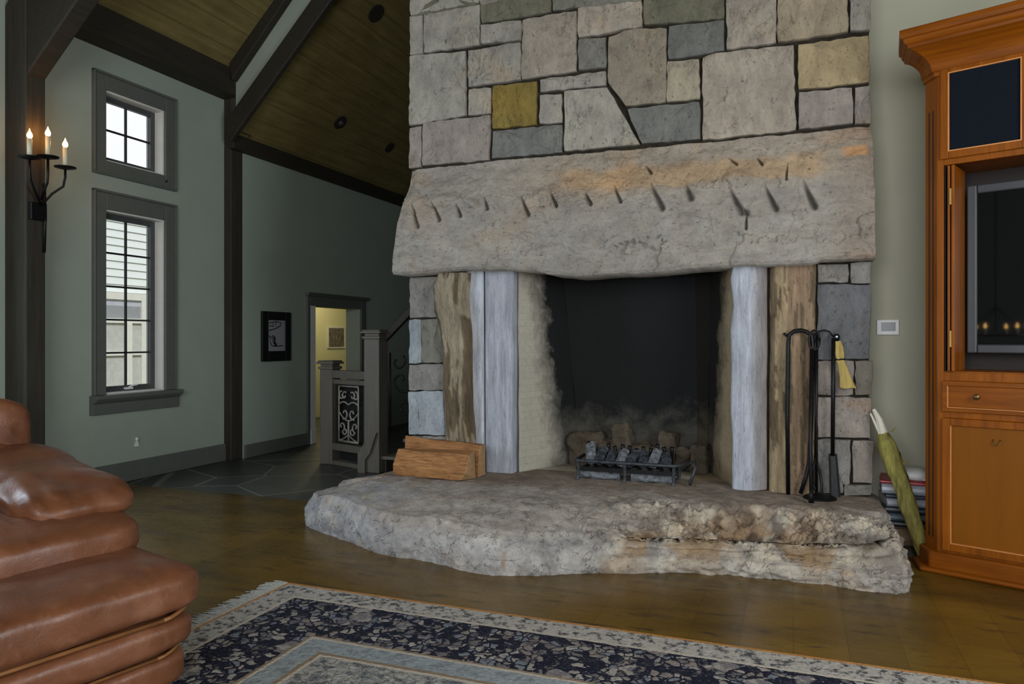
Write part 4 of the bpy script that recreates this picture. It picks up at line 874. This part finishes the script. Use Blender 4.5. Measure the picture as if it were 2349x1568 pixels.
# ------------------------------------------------------------------ media cabinet (local frame: x along front, y into cabinet, z up)
CA = radians(-22.2); C0 = Vector((.842, 5.286, 0)); CM = Matrix.Translation(C0) @ Matrix.Rotation(CA, 4, 'Z')
cab = thing('media_cabinet', 'tall orange cherry media cabinet with crown moulding', 'cabinet', tuple(C0)); cab.rotation_euler = (0, 0, CA); WORLD[cab.name] = Matrix.Identity(4)
CW = 1.50; CD = .50
def cb(name, mb, mat, parent=cab, bevel=0, lab=None, smooth=False):
    o = mb.build(name, mat, parent, smooth, bevel); 
    return tag(o, lab) if lab else o
def frame(mb, x0, z0, x1, z1, w, y0, y1):
    mb.box(x0, y0, z0, x0+w, y1, z1); mb.box(x1-w, y0, z0, x1, y1, z1); mb.box(x0+w, y0, z1-w, x1-w, y1, z1); mb.box(x0+w, y0, z0, x1-w, y1, z0+w); return mb
# carcass
k = MB(); CH = 3.19; ch = .09
def plan(off=0): return [(-off*.95, -off), (CW+off, -off), (CW+off, CD), (.02, CD), (-ch-off, ch+off*.4)]
k.box(.0, .02, 0, .03, CD, CH); k.box(CW-.03, .02, 0, CW, CD, CH); k.box(.03, CD-.02, 0, CW-.03, CD, CH)
for z in (.12, .97, 1.22, 2.55, CH-.03): k.box(.03, .02, z, CW-.03, CD-.02, z+.03)
k.box(CW/2-.02, .02, .15, CW/2+.02, CD-.02, 1.2)
cb('carcass', k, M['cherry'])
k = MB(); k.prism([(0, 0, .12), (.02, .03, .12), (-.065, .14, .12), (-ch, ch, .12)], (0, 0, CH-.12)); cb('corner_pilaster', k, M['cherry'], bevel=.004)
for t_ in (.30, .62):
    k = MB(); a_ = Vector((-.0, .0, .2)).lerp(Vector((-ch, ch, .2)), t_); d_ = Vector((-.007, .007, 0)); o_2 = Vector((-.0012, -.0012, 0)); k.prism([a_+o_2, a_+o_2+d_, a_-o_2*3+d_, a_-o_2*3], (0, 0, CH-.5)); cb('flute_shade', k, M['dark_inside'])  # groove shade drawn as a thin dark strip on the pilaster
# face frame
k = MB(); k.box(0, 0, .12, .035, .022, CH); k.box(CW-.035, 0, .12, CW, .022, CH); k.box(.035, 0, CH-.05, CW-.035, .022, CH); k.box(.035, 0, 2.53, CW-.035, .022, 2.575); k.box(.035, 0, 1.19, CW-.035, .022, 1.243); k.box(.035, 0, .96, CW-.035, .022, 1.0)
k.box(CW/2-.02, 0, .12, CW/2+.02, .022, 1.19); k.box(.035, 0, .12, CW/2-.02, .022, .14); k.box(CW/2+.02, 0, .12, CW-.035, .022, .14); cb('face_frame', k, M['cherry'], bevel=.003)
# base and plinth mouldings
k = MB(); k.prism([(x, y, 0) for x, y in plan(.04)], (0, 0, .125)); cb('plinth', k, M['cherry_x'], bevel=.012)
k = MB(); k.prism([(x, y, 0) for x, y in plan(.085)], (0, 0, .03)); cb('plinth_moulding', k, M['cherry_x'], bevel=.014)
# crown: stacked profile following the plan
k = MB(); prof = [(-.005, 3.09), (.014, 3.09), (.016, 3.115), (.026, 3.122), (.028, 3.145), (.034, 3.165), (.046, 3.188), (.064, 3.212), (.088, 3.236), (.116, 3.256), (.138, 3.266), (.141, 3.282), (.150, 3.290), (.158, 3.305), (.160, 3.318), (.174, 3.324), (.178, 3.345), (.178, 3.372), (.165, 3.378), (-.02, 3.378)]
rings = [plan(o_3) for o_3, _ in prof]; nn_ = 5
k.add([(x, y, prof[i_][1]) for i_, r_ in enumerate(rings) for x, y in r_], [(i_*nn_+a_, i_*nn_+(a_+1) % nn_, (i_+1)*nn_+(a_+1) % nn_, (i_+1)*nn_+a_) for i_ in range(len(prof)-1) for a_ in range(nn_)]+[tuple(range(nn_))[::-1], tuple(range((len(prof)-1)*nn_, len(prof)*nn_))])
cb('crown_moulding', k, M['cherry_x'])
# upper doors with dark speaker cloth
for x0, x1 in [(.02, .488), (.51, .99), (1.01, CW-.02)]:
    k = MB(); frame(k, x0, 2.565, x1, 3.17-.03, .045, -.022, 0); d = cb('upper_door', k, M['cherry'], bevel=.004)
    k = MB(); k.box(x0+.045, -.012, 2.61, x1-.045, -.008, 3.095); cb('grille_cloth', k, M['speaker_cloth'], d)
    k = MB(); frame(k, x0+.043, 2.608, x1-.043, 3.097, .007, -.024, -.010); cb('bead', k, M['edge_gold'], d)
# television recess with folded pocket doors
k = MB(); k.box(.035, .03, 1.25, .04, CD-.03, 2.53); k.box(.03, CD-.03, 1.25, CW-.03, CD-.021, 2.55); cb('recess_lining', k, M['dark_inside'])
k = MB(); k.box(.052, -.30+.30, 1.25, .062, .0, 2.52); pd = MB(); pd.box(.058, -.012, 1.25, .072, .20, 2.525); pd.box(.080, -.016, 1.25, .098, .26, 2.525); pdo = cb('pocket_door', pd, M['cherry'], bevel=.004)
for z in (2.28, 1.40): 
    k = MB(); k.box(.071, -.018, z, .081, -.004, z+.10); cb('hinge', k, M['brass'], pdo)
# drawers and lower doors
for i, (x0, x1) in enumerate([(.03, CW/2-.015), (CW/2+.015, CW-.03)]):
    k = MB(); frame(k, x0, 1.0, x1, 1.19, .03, -.016, 0); k.box(x0+.03, -.008, 1.03, x1-.03, 0, 1.16); d = cb('drawer', k, M['cherry_x'], bevel=.003)
    xk = .219 if i == 0 else CW-.219
    k = MB(); k.lathe([(.001, -.036), (.016, -.034), (.019, -.026), (.009, -.016), (.008, 0), (.001, 0)], (xk, -.008, 1.10), 16, 'Y'); cb('knob', k, M['knob_brass'], d, smooth=True)
    k = MB(); k.box(x0+.028, -.018, 1.03, x0+.033, -.006, 1.16); k.box(x0+.028, -.018, 1.026, x1-.028, -.006, 1.030); cb('bead', k, M['edge_gold'], d)
    k = MB(); frame(k, x0, .14, x1, .96, .045, -.020, 0); d = cb('lower_door', k, M['cherry'], bevel=.004)
    k = MB(); k.box(x0+.045, -.006, .185, x1-.045, 0, .915); cb('door_panel', k, M['cherry_panel'], d)
    k = MB(); k.box(x0+.045, -.017, .19, x0+.050, -.004, .915); k.box(x0+.045, -.017, .185, x1-.045, -.004, .190); cb('bead', k, M['edge_gold'], d)
    xh = .318 if i == 0 else CW-.318
    k = MB(); k.tube([(xh-.018, -.008, .85), (xh-.018, -.018, .83), (xh, -.022, .815), (xh+.018, -.018, .83), (xh+.018, -.008, .85)], .003, 6); cb('bail_pull', k, M['knob_brass'], d, smooth=True)
# move every cabinet mesh from local to world frame: children carry identity inverse so the parent transform applies
def fix(o):
    for c in o.children:
        c.matrix_parent_inverse = Matrix.Identity(4); fix(c)
fix(cab)
# television: its own thing standing in the recess
tv = thing('television', 'flat black television with a pewter bezel inside the cabinet', 'television', tuple(C0)); tv.rotation_euler = (0, 0, CA); WORLD[tv.name] = Matrix.Identity(4)
x0, x1, z0, z1 = .11, 1.39, 1.36, 2.43; yf = .25
k = MB(); frame(k, x0, z0, x1, z1, .055, yf, yf+.06); k.box(x0+.01, yf+.02, z0+.01, x1-.01, yf+.10, z1-.01); cb('bezel', k, M['tv_bezel'], tv, .008)
k = MB(); k.box(x0+.055, yf+.012, z0+.055, x1-.055, yf+.02, z1-.055); cb('screen', k, M['tv_black'], tv)
k = MB(); k.box(.45, yf+.0, 1.25, 1.05, yf+.16, 1.27); k.box(.70, yf+.05, 1.27, .80, yf+.09, z0+.02); cb('stand', k, M['iron'], tv)
fix(tv)

# ------------------------------------------------------------------ stack of magazines and board boxes by the cabinet
def cbox(p, s, rz, mat, name, lab, cat, grp, soft=.01, extra=None):
    mb = MB(); hx_, hy_, hz_ = s[0]/2, s[1]/2, s[2]/2; R_ = Matrix.Rotation(radians(rz), 3, 'Z')
    root = thing(name, lab, cat, p, grp)
    def put(m): m.v = [tuple(R_ @ Vector(v)+Vector(p)) for v in m.v]; return m
    c = min(.008, s[2]*.2)
    m = MB(); m.box(-hx_, -hy_, 0, hx_, hy_, c); m.box(-hx_, -hy_, s[2]-c, hx_, hy_, s[2]); m.tube([(-hx_, -hy_+.0, s[2]/2), (hx_, -hy_, s[2]/2)], s[2]/2, 10); put(m).build('cover', mat, root, bevel=.002)
    m = MB(); m.box(-hx_+.004, -hy_+.005, c, hx_-.004, hy_-.006, s[2]-c); put(m).build('pages', M['paper'], root)
px0 = .81; gy = 5.98
stack = [('tan_card', .13, (.42, .30), 2, 'tan box at the bottom of the stack behind the leaning log'), ('dark_cover', .045, (.40, .30), -4, 'dark flat volume lying on the tan box in the stack'), ('steel_blue', .05, (.42, .30), 3, 'steel blue volume in the lower half of the stack by the cabinet'),
         ('dark_cover', .05, (.40, .29), -2, 'black volume in the middle of the stack by the cabinet'), ('silver_grey', .055, (.42, .31), 4, 'grey volume under the topmost dark one in the stack'), ('dark_cover', .03, (.40, .30), 0, 'thin black volume just under the pale grey one'), ('silver_grey', .07, (.44, .32), -3, 'thick pale grey volume second from the top of the stack'), ('red', .022, (.44, .31), -6, 'thin red volume on top of the stack under the white cap')]
z = 0
for m_, hgt, (sx, sy), rz, lab in stack:
    cbox((px0, gy, z), (sx, sy, hgt), rz, M[m_], 'stacked_volume', lab, 'book', 'stack between the hearth and the cabinet'); z += hgt
wc = thing('sports_cap', 'white and red cap lying on top of the stack by the cabinet', 'cap', (px0+.02, gy, z))
mb = MB(); superbox(mb, (px0-.02, gy-.02, z+.035), (.10, .11, .045), 2.6, 8, wr=.01); mb.build('crown', M['white_plastic'], wc, True)
mb = MB(); superbox(mb, (px0+.13, gy-.05, z+.008), (.12, .09, .006), 3, 6, wr=.004); mb.build('brim', M['white_plastic'], wc, True)
mb = MB(); superbox(mb, (px0-.09, gy-.06, z+.03), (.035, .07, .038), 2.6, 6); mb.build('side_patch', M['red'], wc, True)

# ------------------------------------------------------------------ mossy log leaning on the chimney
ll = thing('leaning_log', 'mossy greenish split log leaning against the right edge of the fireplace', 'log', (.80, 5.66, 0))
A = Vector((.815, 5.50, .03)); B = onY(2022, 985, 5.72); mb = MB(); N = 70; seg = 24
ax = (B-A).normalized(); u = Vector((1, 0, 0)); u = (u-ax*u.dot(ax)).normalized(); w = ax.cross(u); vs = []
for i in range(N):
    t = i/(N-1); q = A.lerp(B, t); rad = lerp(.046, .055, sst(0, .6, t))*(1-.45*sst(.86, 1.0, t))
    for k in range(seg):
        an = 2*pi*k/seg; rr_ = rad*(1+.30*fbm(cos(an)*1.4, sin(an)*1.4, t*3, 4)+.12*fbm(cos(an)*4, sin(an)*4, t*16, 3)); vs.append(q+u*cos(an)*rr_+w*sin(an)*rr_*.8)
mb.add(vs, [(i*seg+k, i*seg+(k+1) % seg, (i+1)*seg+(k+1) % seg, (i+1)*seg+k) for i in range(N-1) for k in range(seg)]+[tuple(range(seg))[::-1], tuple(range((N-1)*seg, N*seg))]); mb.build('bark', M['bark_moss'], ll, True)
T_ = onY(2004, 938, 5.74); mb = MB(); mb.tube([B-ax*.03, B.lerp(T_, .5)+Vector((.01, 0, 0)), T_], [.034, .022, .012], 7); mb.tube([B-ax*.02+Vector((-.02, 0, 0)), T_+Vector((-.02, 0, -.03))], [.012, .006], 6); tag(mb.build('splintered_end', plain('pale_splinter', (.62, .58, .48), .8), ll), 'pale broken end')
for t in (.70, .97, .2):
    q = A.lerp(B, t)+u*.055; MB().tube([q, q+Vector((.03, -.01, .03))], [.006, .003], 5).build('twig_stub', M['bark_moss'], ll)

# ------------------------------------------------------------------ rug
rg = thing('area_rug', 'patterned navy, cream and grey persian rug on the wooden floor', 'rug', (-.3, 2, 0))
mb = MB(); rx0, rx1, ry0, ry1 = -2.79, 2.3, .2, 3.62
def rugP(i, j):
    x = lerp(rx0, rx1, i/90); y = lerp(ry0, ry1, j/60); return (x, y, .013+.0012*fbm(x*3, y*3, 0, 2))
mb.grid(rugP, 91, 61); mb.box(rx0, ry0, .001, rx1, ry1, .0115); mb.build('pile', M['rug'], rg)
mb = MB(); rr = random.Random(5); y = ry0
while y < ry1:
    a_ = rr.uniform(-.03, .03); Ln = rr.uniform(.09, .14); mb.tube([(rx0+.005, y, .010), (rx0-Ln*.5, y+a_*.4, .010), (rx0-Ln, y+a_, .005)], [.006, .006, .003], 5); y += rr.uniform(.007, .012)
tag(mb.build('fringe', M['fringe'], rg), 'grey wool fringe', kind='stuff')

# ------------------------------------------------------------------ leather armchair with its footrest
CHA = radians(-13)
ch_ = thing('leather_recliner', 'brown leather recliner with an extended three-tier footrest', 'armchair', (-3.0, 1.95, 0))
Rz = Matrix.Rotation(CHA, 3, 'Z'); org = Vector((-2.30, 2.43, 0))   # far front corner of the footrest at floor level
def cpos(x, y, z): return org+Rz @ Vector((x, y, 0))+Vector((0, 0, z))
def cushion(name, x0, x1, y0, y1, z0, z1, n=8, nz=2.6, puff=.05, wr=.012, seed=0, tilt=0, lab=None, wsc=3.0, yaw=0, crease=None):
    c = cpos((x0+x1)/2, (y0+y1)/2, (z0+z1)/2); R_ = Rz @ Matrix.Rotation(radians(yaw), 3, 'Z') @ Matrix.Rotation(radians(tilt), 3, 'Y')
    mb = MB(); superbox(mb, c, ((x1-x0)/2, (y1-y0)/2, (z1-z0)/2), n, 30, R_, puff, wr, wsc, seed, nz)
    if crease:
        out = []
        for v in mb.v:
            v = Vector(v)
            for (px_, py_, pz_, rr_, amp, fr) in crease:
                q = cpos(px_, py_, pz_); d = (v-q).length
                if d < rr_: v = v+Vector((.4, -.4, .8))*amp*sin(fr*(v.x*.6+v.y+v.z*.5))*(1-d/rr_)
            out.append(tuple(v))
        mb.v = out
    o = mb.build(name, M['leather'], ch_, True)
    return tag(o, lab) if lab else o
def pipe_loop(x0, x1, y0, y1, z, r=.007, rad=.16):
    pts = []
    for (cx_, cy_, a0) in ((x1-rad, y1-rad, 0), (x0+rad, y1-rad, pi/2), (x0+rad, y0+rad, pi), (x1-rad, y0+rad, 3*pi/2)):
        for k in range(9): an = a0+k*pi/16; pts.append(cpos(cx_+rad*cos(an), cy_+rad*sin(an), z+.004*sin(cx_*9+k)))
    pts.append(pts[0]); return MB().tube(pts, r, 6)
YW = -1.15
cushion('footrest_base', -.95, -.02, YW, -.01, .02, .185, 8, 5.0, .0, .010, 3)
cushion('footrest_band', -.97, .01, YW, .01, .170, .340, 8, 4.0, .0, .012, 5)
cushion('footrest_cushion', -1.00, .03, YW-.01, .03, .320, .525, 8, 4.6, .04, .014, 8, crease=[(-.05, -.08, .47, .12, .006, 60)])
pipe_loop(-.97, -.030, YW+.02, -.022, .178).build('piping', M['piping'], ch_, True); pipe_loop(-.98, -.010, YW+.02, -.008, .331, .009).build('piping', M['piping'], ch_, True)
cushion('seat_cushion', -1.85, -.46, YW, .09, .46, .69, 7, 4.0, .05, .020, 12, tilt=2, crease=[(-.80, -.42, .66, .28, .018, 55)])
cushion('arm_pillow', -1.74, -.66, -.42, .14, .655, .84, 5.0, 2.8, .10, .026, 21, tilt=9, yaw=4, crease=[(-.75, -.35, .72, .25, .010, 50)])
cushion('arm_pillow', -1.66, -.60, YW-.02, YW+.34, .615, .80, 4, 2.2, .08, .03, 24, tilt=8)
cushion('backrest_cushion', -1.98, -1.50, YW+.02, .02, .50, .92, 5, 3.2, .05, .03, 30, tilt=-10)
cushion('headrest_cushion', -1.98, -1.60, YW+.06, .07, .77, 1.13, 6, 4.2, .04, .016, 35, tilt=-8)
cushion('chair_body', -2.05, -.60, YW, .06, .05, .50, 5, 4, 0, .012, 40)

# ------------------------------------------------------------------ chandelier behind the camera, mirrored in the television
hc = Vector((-2.6, -.62, 1.62)); chd = thing('candle_chandelier', 'black iron candle chandelier with a ring of bulbs', 'chandelier', tuple(hc))
mb = MB(); mb.tube([hc+Vector((.38*cos(k*pi/18), .38*sin(k*pi/18), -.12)) for k in range(37)], .012); mb.build('ring', M['iron'], chd, True)
MB().tube([hc+Vector((0, 0, 6.5)), hc+Vector((0, 0, -.05))], .012).build('chain', M['iron'], chd)
for k in range(6):
    an = k*pi/3+.3; p = hc+Vector((.38*cos(an), .38*sin(an), -.11)); MB().tube([hc+Vector((0, 0, .3)), p], .006).build('stay', M['iron'], chd)
    co = MB().lathe([(.001, 0), (.016, 0), (.016, .09), (.001, .09)], tuple(p), 12).build('candle_sleeve', M['candle'], chd, True)
    MB().lathe([(.001, 0), (.012, 0), (.022, .02), (.02, .04), (.004, .075), (.001, .08)], tuple(p+Vector((0, 0, .091))), 12).build('bulb', M['bulb'], co, True)
